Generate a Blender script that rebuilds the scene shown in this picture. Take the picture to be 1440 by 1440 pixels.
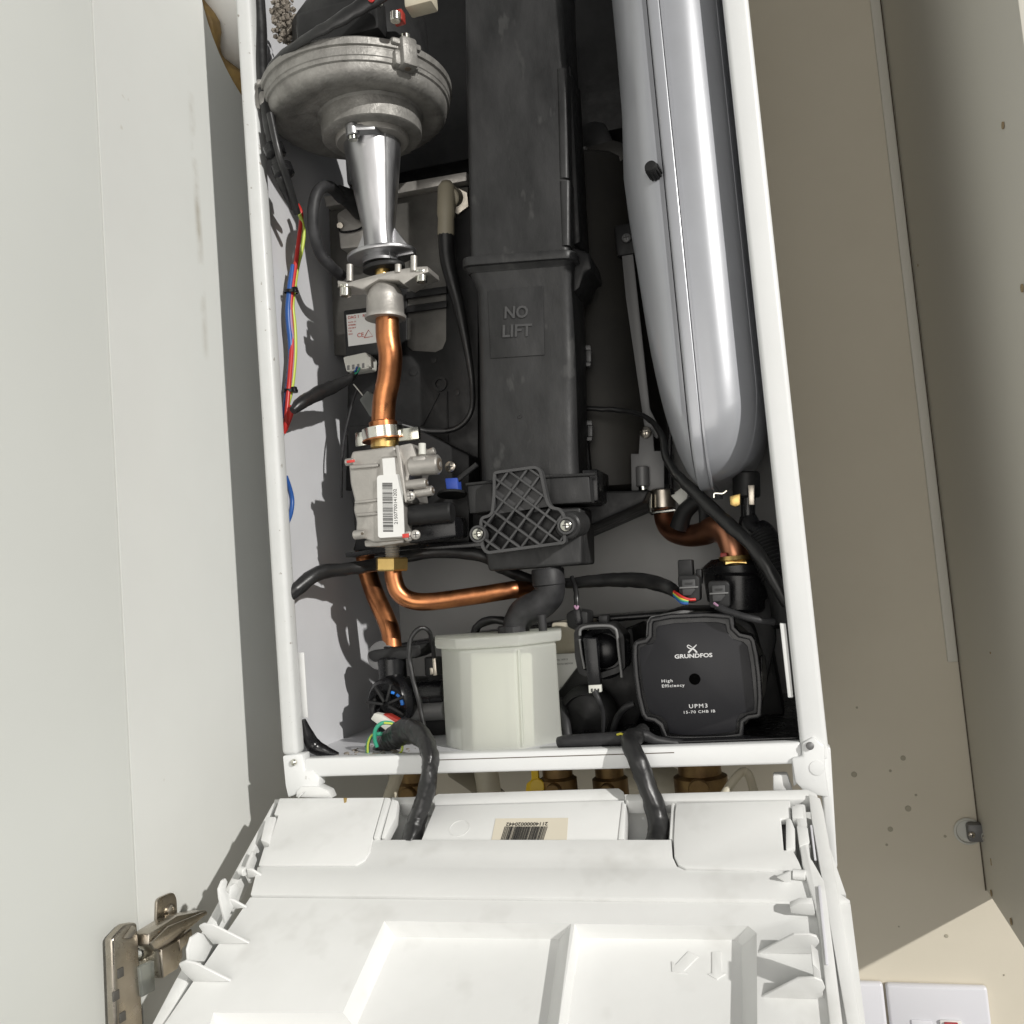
import bpy, bmesh, math, random
from mathutils import Vector as V, Matrix, noise as MN
random.seed(7)
S = bpy.context.scene
COL = S.collection
for o in list(bpy.data.objects):
    bpy.data.objects.remove(o)

# ------------------------------------------------------------------ camera, world, lights, exposure
F_PX, YAW, PITCH, ROLL = 1312.66, -0.269934, 0.0773431, -0.0825222
CAM = V((0.37977, -0.65149, 0.12821))
_f = V((math.sin(YAW)*math.cos(PITCH), math.cos(YAW)*math.cos(PITCH), math.sin(PITCH)))
_r = V((math.cos(YAW), -math.sin(YAW), 0)); _u = _r.cross(_f)
CR = _r*math.cos(ROLL) + _u*math.sin(ROLL)
CU = -_r*math.sin(ROLL) + _u*math.cos(ROLL)
cd = bpy.data.cameras.new('camera'); cam = bpy.data.objects.new('camera', cd); COL.objects.link(cam)
cam.matrix_world = Matrix(((CR.x, CU.x, -_f.x, CAM.x), (CR.y, CU.y, -_f.y, CAM.y), (CR.z, CU.z, -_f.z, CAM.z), (0, 0, 0, 1)))
cd.sensor_width = 36; cd.lens = 36*F_PX/1440; cd.clip_start = 0.01; cd.clip_end = 50
S.camera = cam
S.render.resolution_x = 1024; S.render.resolution_y = 1024

W = bpy.data.worlds.new('World'); S.world = W; W.use_nodes = True
bg = W.node_tree.nodes['Background']; bg.inputs[0].default_value = (0.97, 0.98, 1.0, 1); bg.inputs[1].default_value = 0.125

SUN_DIR = V((-1, 0.80, -0.49)).normalized()
AIM = V((0.2, 0.1, 0.25))
def lamp(name, typ, loc, to, energy, color, **kw):
    l = bpy.data.lights.new(name, typ); l.energy = energy; l.color = color
    for k, v in kw.items(): setattr(l, k, v)
    o = bpy.data.objects.new(name, l); COL.objects.link(o); o.location = loc
    o.rotation_euler = (to - loc).to_track_quat('-Z', 'Y').to_euler()
    return o
lamp('window_sunlight', 'SPOT', AIM - SUN_DIR*14, AIM, 7700, (1.0, 0.975, 0.93), spot_size=math.radians(11), spot_blend=0.1, shadow_soft_size=0.13)
lamp('room_fill', 'AREA', V((.40, -2.4, .15)), V((.42, .2, .2)), 24, (1.0, 0.96, 0.90), shape='RECTANGLE', size=1.8, size_y=1.6)  # unseen fill lamp, added to brighten the right-hand recess like bounced room light

S.view_settings.view_transform = 'Standard'; S.view_settings.look = 'None'
S.view_settings.exposure = 0.0; S.view_settings.gamma = 1.0; S.view_settings.use_curve_mapping = False

# ------------------------------------------------------------------ pixel helpers (photograph pixels -> points in the place)
def ray(px, py): return _f + CR*((px-720)/F_PX) - CU*((py-720)/F_PX)
def P(px, py, y):
    d = ray(px, py); return CAM + d*((y-CAM.y)/d.y)
def PX(px, py, x):
    d = ray(px, py); return CAM + d*((x-CAM.x)/d.x)
def RP(px, py, p0, n):
    d = ray(px, py); return CAM + d*((p0-CAM).dot(n)/d.dot(n))
def MPP(p): return (p-CAM).dot(_f)/F_PX          # metres per photograph pixel at a point
def cv(ox, oy, s, pts): return [(ox+x/s, oy+y/s) for x, y in pts]

# ------------------------------------------------------------------ shapes: each returns (verts, faces)
def merge(*ms):
    v, f = [], []
    for mv, mf in ms:
        o = len(v); v += [V(p) for p in mv]; f += [tuple(i+o for i in q) for q in mf]
    return v, f
def crom(pts, n):
    pts = [V(p) for p in pts]
    if len(pts) < 3: return [pts[0].lerp(pts[1], i/n) for i in range(n+1)]
    out = []; q = [pts[0]*2-pts[1]] + pts + [pts[-1]*2-pts[-2]]
    for i in range(1, len(q)-2):
        a, b, c, d = q[i-1:i+3]
        for k in range(n):
            t = k/n
            out.append(0.5*((2*b)+(c-a)*t+(2*a-5*b+4*c-d)*t*t+(3*b-a-3*c+d)*t**3))
    out.append(pts[-1]); return out
def tube(pts, r, n=12, seg=6, flat=1.0, flatdir=None):
    k = len(pts); c = crom(pts, seg); m = len(c)
    rs = r if isinstance(r, (list, tuple)) else [r]*k
    def rad(i):
        t = i/(m-1)*(k-1); a = min(int(t), k-2); return rs[a]+(rs[a+1]-rs[a])*(t-a)
    v, f = [], []; up = None
    for i in range(m):
        t = (c[min(i+1, m-1)]-c[max(i-1, 0)]).normalized()
        if up is None:
            ref = flatdir if flatdir else (V((0, 0, 1)) if abs(t.z) < .9 else V((0, 1, 0)))
            up = (ref - t*ref.dot(t)).normalized()
        else: up = (up - t*up.dot(t)).normalized()
        s = t.cross(up); R = rad(i)
        for j in range(n):
            a = 2*math.pi*j/n
            v.append(c[i] + s*(R*math.cos(a)) + up*(R*flat*math.sin(a)))
    for i in range(m-1):
        for j in range(n):
            f.append((i*n+j, i*n+(j+1) % n, (i+1)*n+(j+1) % n, (i+1)*n+j))
    f.append(tuple(range(n))[::-1]); f.append(tuple((m-1)*n+j for j in range(n)))
    return v, f
def basis(axis, ref=None):
    a = V(axis).normalized(); r = V(ref) if ref else (V((0, 0, 1)) if abs(a.z) < .9 else V((1, 0, 0)))
    x = (r-a*r.dot(a)).normalized(); return x, a.cross(x), a
def lathe(prof, org, axis=(0, 0, 1), n=32, ref=None, cap=(True, True)):
    x, y, a = basis(axis, ref); org = V(org); v, f = [], []
    for r, z in prof:
        for j in range(n):
            t = 2*math.pi*j/n; v.append(org + a*z + x*(r*math.cos(t)) + y*(r*math.sin(t)))
    for i in range(len(prof)-1):
        for j in range(n): f.append((i*n+j, i*n+(j+1) % n, (i+1)*n+(j+1) % n, (i+1)*n+j))
    if cap[0]: f.append(tuple(range(n))[::-1])
    if cap[1]: f.append(tuple((len(prof)-1)*n+j for j in range(n)))
    return v, f
def cyl(p, q, r, n=20, bev=None, hexa=False, r2=None):
    p, q = V(p), V(q); L = (q-p).length; b = bev if bev is not None else min(r, L)*0.12; r2 = r2 or r
    return lathe([(r-b, 0), (r, b), (r2, L-b), (r2-b, L)], p, q-p, 6 if hexa else n)
def loft(loops, cap=(True, True)):
    n = len(loops[0]); v = [V(p) for l in loops for p in l]; f = []
    for i in range(len(loops)-1):
        for j in range(n): f.append((i*n+j, i*n+(j+1) % n, (i+1)*n+(j+1) % n, (i+1)*n+j))
    if cap[0]: f.append(tuple(range(n))[::-1])
    if cap[1]: f.append(tuple((len(loops)-1)*n+j for j in range(n)))
    return v, f
def bevelled(m, w, seg=2, ang=35):
    if w <= 0: return m
    bm = bmesh.new(); vs = [bm.verts.new(p) for p in m[0]]
    for q in m[1]:
        try: bm.faces.new([vs[i] for i in q])
        except ValueError: pass
    bmesh.ops.recalc_face_normals(bm, faces=bm.faces)
    es = [e for e in bm.edges if len(e.link_faces) == 2 and e.calc_face_angle(0) > math.radians(ang)]
    bmesh.ops.bevel(bm, geom=es, offset=w, segments=seg, affect='EDGES', profile=.5, clamp_overlap=True)
    bm.verts.index_update()
    r = ([v.co.copy() for v in bm.verts], [tuple(v.index for v in f.verts) for f in bm.faces]); bm.free(); return r
def prism(front, ext, bev=.0008, seg=2):
    e = V(ext); front = [V(p) for p in front]
    return bevelled(loft([front, [p+e for p in front]]), bev, seg)
def box(c, sx, sy, sz, bev=.001, X=(1, 0, 0), Y=(0, 1, 0), Z=(0, 0, 1), seg=2):
    c, X, Y, Z = V(c), V(X), V(Y), V(Z)
    l = lambda z: [c + X*(a*sx/2)+Y*(b*sy/2)+Z*(z*sz/2) for a, b in ((-1, -1), (1, -1), (1, 1), (-1, 1))]
    return bevelled(loft([l(-1), l(1)]), bev, seg)
def boxx(x0, x1, y0, y1, z0, z1, bev=.001, seg=2):
    return box(((x0+x1)/2, (y0+y1)/2, (z0+z1)/2), x1-x0, y1-y0, z1-z0, bev, seg=seg)
def pslab(pts, y, depth, bev=.0008, seg=2):          # outline at its own depth, extruded into the wall direction
    return prism([P(a, b, y) for a, b in pts], (0, depth, 0), bev, seg)
def sm(pts, n=4, closed=True):                       # smooth closed 2-D outline
    k = len(pts); out = []
    for i in range(k):
        a, b, c, d = [V((pts[(i+j) % k][0], pts[(i+j) % k][1])) for j in (-1, 0, 1, 2)]
        for q in range(n):
            t = q/n; p = 0.5*((2*b)+(c-a)*t+(2*a-5*b+4*c-d)*t*t+(3*b-a-3*c+d)*t**3); out.append((p.x, p.y))
    return out
def rounded(pts, r, n=4):                            # fillet the corners of a 2-D outline
    k = len(pts); out = []
    for i in range(k):
        p, a, b = V(pts[i]), V(pts[i-1]), V(pts[(i+1) % k])
        ra = min(r, (a-p).length*.45); rb = min(r, (b-p).length*.45)
        s = p+(a-p).normalized()*ra; e = p+(b-p).normalized()*rb
        for q in range(n+1):
            t = q/n; w = s*(1-t)**2+p*(2*t*(1-t))+e*t*t; out.append(tuple(w))
    return out
def text_mesh(s, size, org, X, Up, depth=.0002, align='CENTER', bold=0.0, space=1.0, sx=1.0):
    c = bpy.data.curves.new('t', 'FONT'); c.body = s; c.size = size; c.extrude = depth; c.align_x = align; c.align_y = 'CENTER'
    c.offset = bold; c.space_character = space; c.resolution_u = 3
    o = bpy.data.objects.new('t', c); COL.objects.link(o); dg = bpy.context.evaluated_depsgraph_get()
    m = bpy.data.meshes.new_from_object(o.evaluated_get(dg)); X = V(X).normalized(); Up = V(Up).normalized(); N = X.cross(Up); org = V(org)
    r = ([org+X*(v.co.x*sx)+Up*v.co.y+N*v.co.z for v in m.vertices], [tuple(p.vertices) for p in m.polygons])
    bpy.data.objects.remove(o); bpy.data.curves.remove(c); bpy.data.meshes.remove(m); return r

# ------------------------------------------------------------------ objects
def mk(name, m, mat, parent=None, smooth=40, label=None, cat=None, group=None, kind=None):
    vs, fs = m; base = V((0, 0, 0))
    if parent is None:
        xs = [p.x for p in vs]; ys = [p.y for p in vs]; zs = [p.z for p in vs]
        base = V(((min(xs)+max(xs))/2, (min(ys)+max(ys))/2, min(zs)))
    else:
        q = parent
        while q.parent: q = q.parent
        base = q.location.copy()
    me = bpy.data.meshes.new(name); me.from_pydata([tuple(p-base) for p in vs], [], fs); me.update()
    bm = bmesh.new(); bm.from_mesh(me); bmesh.ops.recalc_face_normals(bm, faces=bm.faces); bm.to_mesh(me); bm.free()
    if smooth:
        me.shade_smooth(); me.set_sharp_from_angle(angle=math.radians(smooth))
    me.materials.append(mat)
    o = bpy.data.objects.new(name, me); COL.objects.link(o)
    if parent is None: o.location = base
    else: o.parent = parent
    if label: o['label'] = label
    if cat: o['category'] = cat
    if group: o['group'] = group
    if kind: o['kind'] = kind
    return o
def thing(name, label, cat, loc, group=None):
    o = bpy.data.objects.new(name, None); COL.objects.link(o); o.location = V(loc); o.empty_display_size = .02
    o['label'] = label; o['category'] = cat
    if group: o['group'] = group
    return o

# ------------------------------------------------------------------ materials
def mat(name, c, rough=.5, metal=0., c2=None, nscale=40, namt=.5, bump=0., bscale=300, coat=0., spots=None, sscale=90, sthr=.68,
        trans=None, tmix=.4, sw=.05, rvar=0., stretch=None, spec=.5, aniso=None):
    m = bpy.data.materials.new(name); m.use_nodes = True; t = m.node_tree; N = t.nodes; L = t.links
    b = N['Principled BSDF']; b.inputs['Roughness'].default_value = rough; b.inputs['Metallic'].default_value = metal
    b.inputs['Coat Weight'].default_value = coat; b.inputs['Specular IOR Level'].default_value = spec
    b.inputs['Coat Roughness'].default_value = .12
    tc = N.new('ShaderNodeTexCoord'); src = tc.outputs['Object']
    if stretch:
        mp = N.new('ShaderNodeMapping'); mp.inputs['Scale'].default_value = stretch; L.new(src, mp.inputs[0]); src = mp.outputs[0]
    col = None
    def noise(sc, det=5, rg=.6):
        n = N.new('ShaderNodeTexNoise'); n.inputs['Scale'].default_value = sc; n.inputs['Detail'].default_value = det; n.inputs['Roughness'].default_value = rg
        L.new(src, n.inputs['Vector']); return n.outputs['Fac']
    def ramp(fac, a, bb):
        r = N.new('ShaderNodeMapRange'); r.inputs[1].default_value = a; r.inputs[2].default_value = bb; L.new(fac, r.inputs[0]); return r.outputs[0]
    def mix(fac, A, B):
        x = N.new('ShaderNodeMix'); x.data_type = 'RGBA'; L.new(fac, x.inputs[0])
        for i, q in ((6, A), (7, B)):
            if isinstance(q, tuple): x.inputs[i].default_value = (*q, 1)
            else: L.new(q, x.inputs[i])
        return x.outputs[2]
    base = c
    if c2: base = mix(ramp(noise(nscale), .5-namt*.4, .5+namt*.4), c, c2)
    if spots:
        base = mix(ramp(noise(sscale, 3), sthr, sthr+sw), base, spots)
    if isinstance(base, tuple): b.inputs['Base Color'].default_value = (*base, 1)
    else: L.new(base, b.inputs['Base Color'])
    if rvar:
        r = N.new('ShaderNodeMapRange'); r.inputs[1].default_value = .3; r.inputs[2].default_value = .7
        r.inputs[3].default_value = max(.02, rough-rvar); r.inputs[4].default_value = min(1, rough+rvar)
        L.new(noise(nscale*1.7), r.inputs[0]); L.new(r.outputs[0], b.inputs['Roughness'])
    if bump:
        bp = N.new('ShaderNodeBump'); bp.inputs['Strength'].default_value = bump; bp.inputs['Distance'].default_value = .0006
        L.new(noise(bscale, 3), bp.inputs['Height']); L.new(bp.outputs[0], b.inputs['Normal'])
    if trans:
        tr = N.new('ShaderNodeBsdfTranslucent'); tr.inputs[0].default_value = (*trans, 1)
        ms = N.new('ShaderNodeMixShader'); ms.inputs[0].default_value = tmix
        L.new(b.outputs[0], ms.inputs[1]); L.new(tr.outputs[0], ms.inputs[2]); L.new(ms.outputs[0], N['Material Output'].inputs[0])
    return m
def see_through(m, w):
    t = m.node_tree; out = t.nodes['Material Output']; old = out.inputs[0].links[0].from_socket
    tp = t.nodes.new('ShaderNodeBsdfTransparent'); tp.inputs[0].default_value = (.95, .97, .92, 1); ms = t.nodes.new('ShaderNodeMixShader'); ms.inputs[0].default_value = w
    t.links.new(old, ms.inputs[1]); t.links.new(tp.outputs[0], ms.inputs[2]); t.links.new(ms.outputs[0], out.inputs[0])
def clear_body(m, w, ior=1.2):
    b = m.node_tree.nodes['Principled BSDF']; b.inputs['Transmission Weight'].default_value = w; b.inputs['IOR'].default_value = ior
M = dict(
 laminate=mat('laminate', (.69, .70, .675), .5, c2=(.64, .65, .625), nscale=9, namt=.9, bump=.05, bscale=500, spots=(.5, .48, .42), sscale=34, sthr=.72),
 door=mat('door_laminate', (.66, .675, .645), .5, c2=(.62, .635, .605), nscale=5, namt=.9, bump=.05, bscale=500),
 wall=mat('wall_paint', (.69, .64, .53), .75, c2=(.62, .57, .465), nscale=5, namt=.7, bump=.12, bscale=220),
 rpanel=mat('inner_laminate', (.66, .64, .57), .55, c2=(.63, .61, .54), nscale=6, namt=.8, bump=.05, bscale=500),
 chip=mat('raw_chipboard', (.42, .33, .2), .9, c2=(.3, .22, .13), nscale=300),
 paint=mat('white_enamel', (.73, .74, .74), .38, c2=(.69, .70, .695), nscale=22, namt=.8, bump=.05, bscale=400, spots=(.42, .41, .38), sscale=75, sthr=.74, rvar=.1),
 inner=mat('inner_enamel', (.66, .665, .69), .45, c2=(.58, .585, .6), nscale=12, namt=.8, bump=.05, bscale=300, rvar=.12),
 back=mat('inner_back', (.46, .46, .452), .42, c2=(.38, .38, .372), nscale=9, namt=.8, rvar=.12),
 wplas=mat('white_plastic', (.735, .742, .732), .42, c2=(.68, .685, .672), nscale=24, namt=.8, bump=.06, bscale=500, spots=(.575, .575, .555), sscale=26, sthr=.56, sw=.28, rvar=.1),
 wsock=mat('socket_plastic', (.70, .70, .74), .3),
 cast=mat('cast_aluminium', (.36, .35, .33), .55, .55, c2=(.20, .193, .18), nscale=75, namt=.6, bump=.8, bscale=380, rvar=.15),
 castl=mat('cast_zinc', (.50, .48, .45), .5, .7, c2=(.38, .365, .34), nscale=55, namt=.7, bump=.3, bscale=500, rvar=.12),
 alu=mat('drawn_aluminium', (.50, .50, .51), .40, 1., c2=(.38, .38, .39), nscale=90, namt=.7, bump=.12, bscale=160, rvar=.08, stretch=(1, 1, .25)),
 copper=mat('copper', (.64, .265, .105), .34, 1., c2=(.24, .095, .05), nscale=42, namt=.75, bump=.05, bscale=200, rvar=.1),
 copperd=mat('dull_copper', (.58, .27, .15), .38, 1., c2=(.33, .14, .09), nscale=30, namt=.8, rvar=.1),
 brass=mat('brass', (.72, .51, .20), .33, 1., c2=(.5, .34, .12), nscale=70, namt=.7, bump=.15),
 dbrass=mat('dull_brass', (.30, .20, .085), .45, .9, c2=(.16, .10, .05), nscale=60),
 chrome=mat('plated_steel', (.74, .75, .73), .2, 1., c2=(.62, .60, .50), nscale=60),
 steel=mat('nickel_steel', (.52, .48, .42), .32, 1., c2=(.4, .36, .3), nscale=50, rvar=.12),
 black=mat('black_plastic', (.010, .0102, .0105), .5, c2=(.022, .022, .0225), nscale=45, namt=.6, bump=.12, bscale=500, rvar=.12, spec=.3),
 duct=mat('dusty_black_plastic', (.013, .0132, .0135), .5, c2=(.036, .036, .0365), nscale=26, namt=.45, spots=(.042, .042, .0415), sscale=40, sthr=.62, spec=.35, bump=.2, bscale=350, rvar=.14, stretch=(1.4, 1, .55)),
 gloss=mat('glossy_black', (.006, .006, .007), .28, c2=(.010, .010, .011), nscale=50, rvar=.06, spec=.4),
 face=mat('pump_face', (.008, .008, .0105), .42, c2=(.011, .011, .0135), nscale=30, bump=.03, spec=.35),
 sleeve=mat('cable_sleeve', (.011, .011, .0115), .38, c2=(.02, .02, .02), nscale=60, bump=.25, bscale=160, rvar=.1),
 hose=mat('rubber', (.014, .014, .015), .52, c2=(.036, .036, .038), nscale=70, namt=.45, bump=.25, spec=.35),
 lattice=mat('grey_plastic', (.06, .06, .061), .55, c2=(.042, .042, .043), nscale=60, bump=.2),
 vessel=mat('silver_grey_enamel', (.355, .365, .39), .32, .15, c2=(.335, .343, .365), nscale=30, bump=.05, bscale=90, coat=.3),
 milky=mat('milky_polythene', (.84, .85, .82), .35, c2=(.79, .80, .765), nscale=18, trans=(.95, .96, .92), tmix=.6),
 chipped=mat('chipped_enamel', (.62, .63, .625), .42, c2=(.56, .57, .56), nscale=40, namt=.8, bump=.15, bscale=300, spots=(.30, .28, .25), sscale=150, sthr=.665, rvar=.1),
 void=mat('void', (.002, .002, .002), .9, spec=0.),
 beige=mat('beige_silicone', (.30, .27, .2), .55),
 cream=mat('cream_plastic', (.62, .58, .47), .5, c2=(.5, .45, .34), nscale=40),
 nylon=mat('white_nylon', (.62, .62, .57), .45),
 foam=mat('expanding_foam', (.45, .30, .10), .55, c2=(.2, .12, .04), nscale=90, namt=.7, bump=1., bscale=120),
 flue=mat('flue_pipe', (.80, .79, .76), .4, spots=(.45, .42, .36), sscale=80, sthr=.7),
 dust=mat('dust_fluff', (.30, .27, .23), .95, c2=(.13, .11, .09), nscale=150, bump=1., bscale=300),
 gplate=mat('sooty_steel', (.15, .145, .135), .5, .5, c2=(.09, .087, .08), nscale=40, bump=.2),
 strap=mat('grey_strap', (.17, .17, .17), .5, .3),
 hexm=mat('heat_exchanger_casing', (.028, .027, .025), .5, .3, c2=(.045, .042, .036), nscale=14),
 paper=mat('label_paper', (.74, .74, .72), .5), yellowed=mat('yellowed_label', (.66, .61, .50), .55),
 inkb=mat('black_ink', (.02, .02, .02), .6), inkr=mat('red_ink', (.5, .05, .03), .6), inkw=mat('white_ink', (.62, .62, .62), .5),
 inkg=mat('grey_ink', (.2, .2, .2), .6),
 red=mat('red_wire', (.5, .03, .025), .4), yellow=mat('yellow_wire', (.62, .56, .05), .4), blue=mat('blue_wire', (.02, .09, .32), .4),
 green=mat('green_wire', (.04, .32, .2), .4), brightblue=mat('blue_clip', (.015, .20, .72), .4), pluginblue=mat('blue_plug', (.03, .07, .35), .5),
 lime=mat('green_yellow_wire', (.45, .55, .08), .4), mauve=mat('mauve_wire', (.35, .2, .3), .5), redplas=mat('red_plastic', (.32, .03, .02), .45),
 orange=mat('orange_plastic', (.55, .13, .03), .5), ytap=mat('yellow_tap', (.75, .50, .015), .4), paintred=mat('red_marker', (.6, .05, .04), .5),
 clear=mat('clear_plastic', (.5, .52, .5), .15, trans=(.6, .62, .6)), switchred=mat('red_rocker', (.4, .02, .03), .3),
 seam=mat('seam_shadow_gap', (.10, .08, .06), .9), mark=mat('plaster_spot', (.40, .37, .29), .8),
)
clear_body(M['clear'], .8, 1.3); see_through(M['milky'], .26)
def streak(m, y0, w, z0, z1, col):            # a brown drip streak with its own place on the board
    t = m.node_tree; N, L = t.nodes, t.links; b = N['Principled BSDF']; old = b.inputs['Base Color'].links[0].from_socket
    tc = N.new('ShaderNodeTexCoord'); sp = N.new('ShaderNodeSeparateXYZ'); L.new(tc.outputs['Object'], sp.inputs[0])
    def math_(op, a, c):
        x = N.new('ShaderNodeMath'); x.operation = op; x.use_clamp = op == 'MULTIPLY'
        for i, q in enumerate((a, c)):
            if isinstance(q, (int, float)): x.inputs[i].default_value = q
            else: L.new(q, x.inputs[i])
        return x.outputs[0]
    ns = N.new('ShaderNodeTexNoise'); ns.inputs['Scale'].default_value = 16; ns.inputs['Detail'].default_value = 6; L.new(tc.outputs['Object'], ns.inputs[0])
    d = math_('ABSOLUTE', math_('SUBTRACT', sp.outputs['Y'], y0), 0); rr = N.new('ShaderNodeMapRange'); L.new(d, rr.inputs[0])
    rr.inputs[1].default_value = w; rr.inputs[2].default_value = 0
    zz = N.new('ShaderNodeMapRange'); L.new(math_('ABSOLUTE', math_('SUBTRACT', sp.outputs['Z'], (z0+z1)/2), 0), zz.inputs[0]); zz.inputs[1].default_value = (z1-z0)/2; zz.inputs[2].default_value = (z1-z0)/2*.7
    nn = N.new('ShaderNodeMapRange'); L.new(ns.outputs['Fac'], nn.inputs[0]); nn.inputs[1].default_value = .47; nn.inputs[2].default_value = .66
    f = math_('MULTIPLY', math_('MULTIPLY', rr.outputs[0], zz.outputs[0]), nn.outputs[0])
    x = N.new('ShaderNodeMix'); x.data_type = 'RGBA'; L.new(f, x.inputs[0]); L.new(old, x.inputs[6]); x.inputs[7].default_value = (*col, 1); L.new(x.outputs[2], b.inputs['Base Color'])
_q = PX(277, 280, -.06); streak(M['laminate'], _q.y-.33, .006, _q.z+.5-.14, _q.z+.5+.12, (.30, .26, .19))
def screw_meshes(p, r, axis=(0, -1, 0)):
    x, y, a = basis(axis); p = V(p)
    head = lathe([(r*.98, -r*.2), (r, 0), (r*.9, r*.35), (r*.55, r*.55), (r*.3, r*.6)], p, axis, 18)
    w = r*.16; cross = merge(box(p+a*(r*.6), w, r*1.1, r*.16, 0, x, y, a), box(p+a*(r*.605), r*1.1, w, r*.16, 0, x, y, a))
    return head, cross
def screw(p, r, parent, axis=(0, -1, 0), m='chrome', name='screw'):
    h, c = screw_meshes(p, r, axis); o = mk(name, h, M[m], parent); mk('cross_recess', c, M['inkb'], o, 0); return o

# ================================================================== THE SETTING: wall and cupboard
DW, XR, XL, YF = .33, .5385, -.06, -.0962
mk('wall_back', boxx(-.35, 1.4, DW, DW+.05, -.9, 1.1, 0), M['wall'], None, 0, kind='structure')
ZB = P(1387.5, 1252, DW).z
cup = thing('cupboard', 'cream laminate wall cupboard whose side panels flank the boiler', 'cupboard', (XL, DW, -.5))
# left side: one board with the flue hole cut in it (ring of faces round the hole)
def holed_board(x0, x1, y0, y1, z0, z1, hc, hr, n=48):
    v, f = [], []
    ring = []
    for k in range(n):
        a = 2*math.pi*k/n; ring.append((hc[0]+hr*math.cos(a), hc[1]+hr*math.sin(a)))
    def sq(a):
        c, s = math.cos(a), math.sin(a); t = 1/max(abs(c), abs(s)); u, w = c*t, s*t
        yy = hc[0]+u*((y1-hc[0]) if u > 0 else (hc[0]-y0)); zz = hc[1]+w*((z1-hc[1]) if w > 0 else (hc[1]-z0)); return yy, zz
    out = [sq(2*math.pi*k/n) for k in range(n)]
    for x in (x1, x0):
        v += [V((x, a, b)) for a, b in ring]; v += [V((x, a, b)) for a, b in out]
    for k in range(n):
        j = (k+1) % n
        f += [(k, j, n+j, n+k), (2*n+k, 3*n+k, 3*n+j, 2*n+j), (k, 2*n+k, 2*n+j, j), (n+k, n+j, 3*n+j, 3*n+k)]
    return v, f
HC = (.140, .700); HR = .098
lp = mk('side_panel', holed_board(XL-.018, XL, YF, DW-.001, -.5, 1.0, HC, HR), M['laminate'], cup, 30, label='sunlit left side panel with a flue hole')
rp = mk('side_panel', boxx(XR, XR+.018, -.0962, DW-.001, ZB, 1.0, .0006), M['rpanel'], cup, 30, label='shaded right side panel with drilled holes')
for (a, b, r) in ((1412, 176, .0022), (1292, 373, .0012), (1439, 405, .0026), (1394, 918, .0009), (1395, 1256, .003), (1423, 1296, .003)):
    q = PX(a, b, XR); mk('drilled_hole', lathe([(r, 0), (r, .0006)], q-V((.0005, 0, 0)), (-1, 0, 0), 12), M['chip'], rp)
mk('drilled_hole', box(PX(1394, 1212, XR)-V((.0003, 0, 0)), .0006, .0015, .006, 0), M['chip'], rp, 0)
# pale cover strip in the rear corner and the dark joint beside it
t0, t1 = P(1224, 0, DW), P(1360, 1030, DW)
mk('corner_strip', boxx(XR-.011, XR-.0015, DW-.004, DW-.0005, .02, 1.0, .0015), M['rpanel'], cup)
mk('corner_joint', boxx(XR-.0014, XR-.0003, DW-.0012, DW-.0004, ZB, 1.0, 0), M['seam'], cup, 0)
# wall marks: filler spots
SPOTS = ['topmost large filler spot on the shaded wall right of the casing', 'large filler spot on shaded wall nearest the right casing bracket',
 'tiny dot just left below the topmost large spot on shaded wall', 'large filler spot midway down, up and left of the clear fixing block',
 'tiny dot just above the large spot left of clear fixing block', 'large filler spot left below, nearest the folded panel latch',
 'small smudged dot directly under the lowest large spot on shaded wall', 'small dot close left of the clear corner fixing block',
 'pale filler spot alone on the sunlit part of the wall', 'tiny fleck highest up on the shaded wall beside the casing',
 'tiny fleck close to the slanting shadow edge on the wall', 'tiny fleck on sunlit wall above the red rocker plate']
for k, (a, b, r) in enumerate(((1270, 1066, 3.6), (1201, 1089, 4), (1252, 1084, 2), (1277, 1137, 4.2), (1288, 1118, 1.8), (1252, 1166, 3.6), (1247, 1188, 1.8), (1329, 1176, 2), (1331, 1316, 2.6), (1205, 995, 1.6), (1264, 1303, 1.2), (1412, 1371, 1.2))):
    q = P(a, b, DW); rr = r*MPP(q)
    o = mk('filler_spot', lathe([(rr, 0), (rr*.85, .0004)], q-V((0, .0002, 0)), (0, -1, 0), 14), M['mark'], None, label=SPOTS[k], cat='filler spot', group='filler spots on the wall')
# corner connector block
q = P(1372, 1168, DW)
cc = thing('corner_connector', 'clear plastic corner fixing block where right cupboard panel meets wall', 'fixing block', q-V((0, .01, .01)))
mk('base', lathe([(.0095, 0), (.0120, .0006), (.0125, .0025), (.0108, .0040), (.0098, .0020)], q+V((-.007, -.0004, 0)), (0, -1, 0), 28), M['nylon'], cc)
mk('block', merge(box(q+V((-.001, -.008, .001)), .016, .012, .017, .003)), M['strap'], cc)
mk('barrel', cyl(q+V((.008, -.016, -.002)), q+V((.008, -.003, -.002)), .006), M['nylon'], cc)
screw(q+V((.006, -.017, -.002)), .004, cc, m='steel')
screw(q+V((-.006, -.0145, 0)), .003, cc, m='steel')

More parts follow.
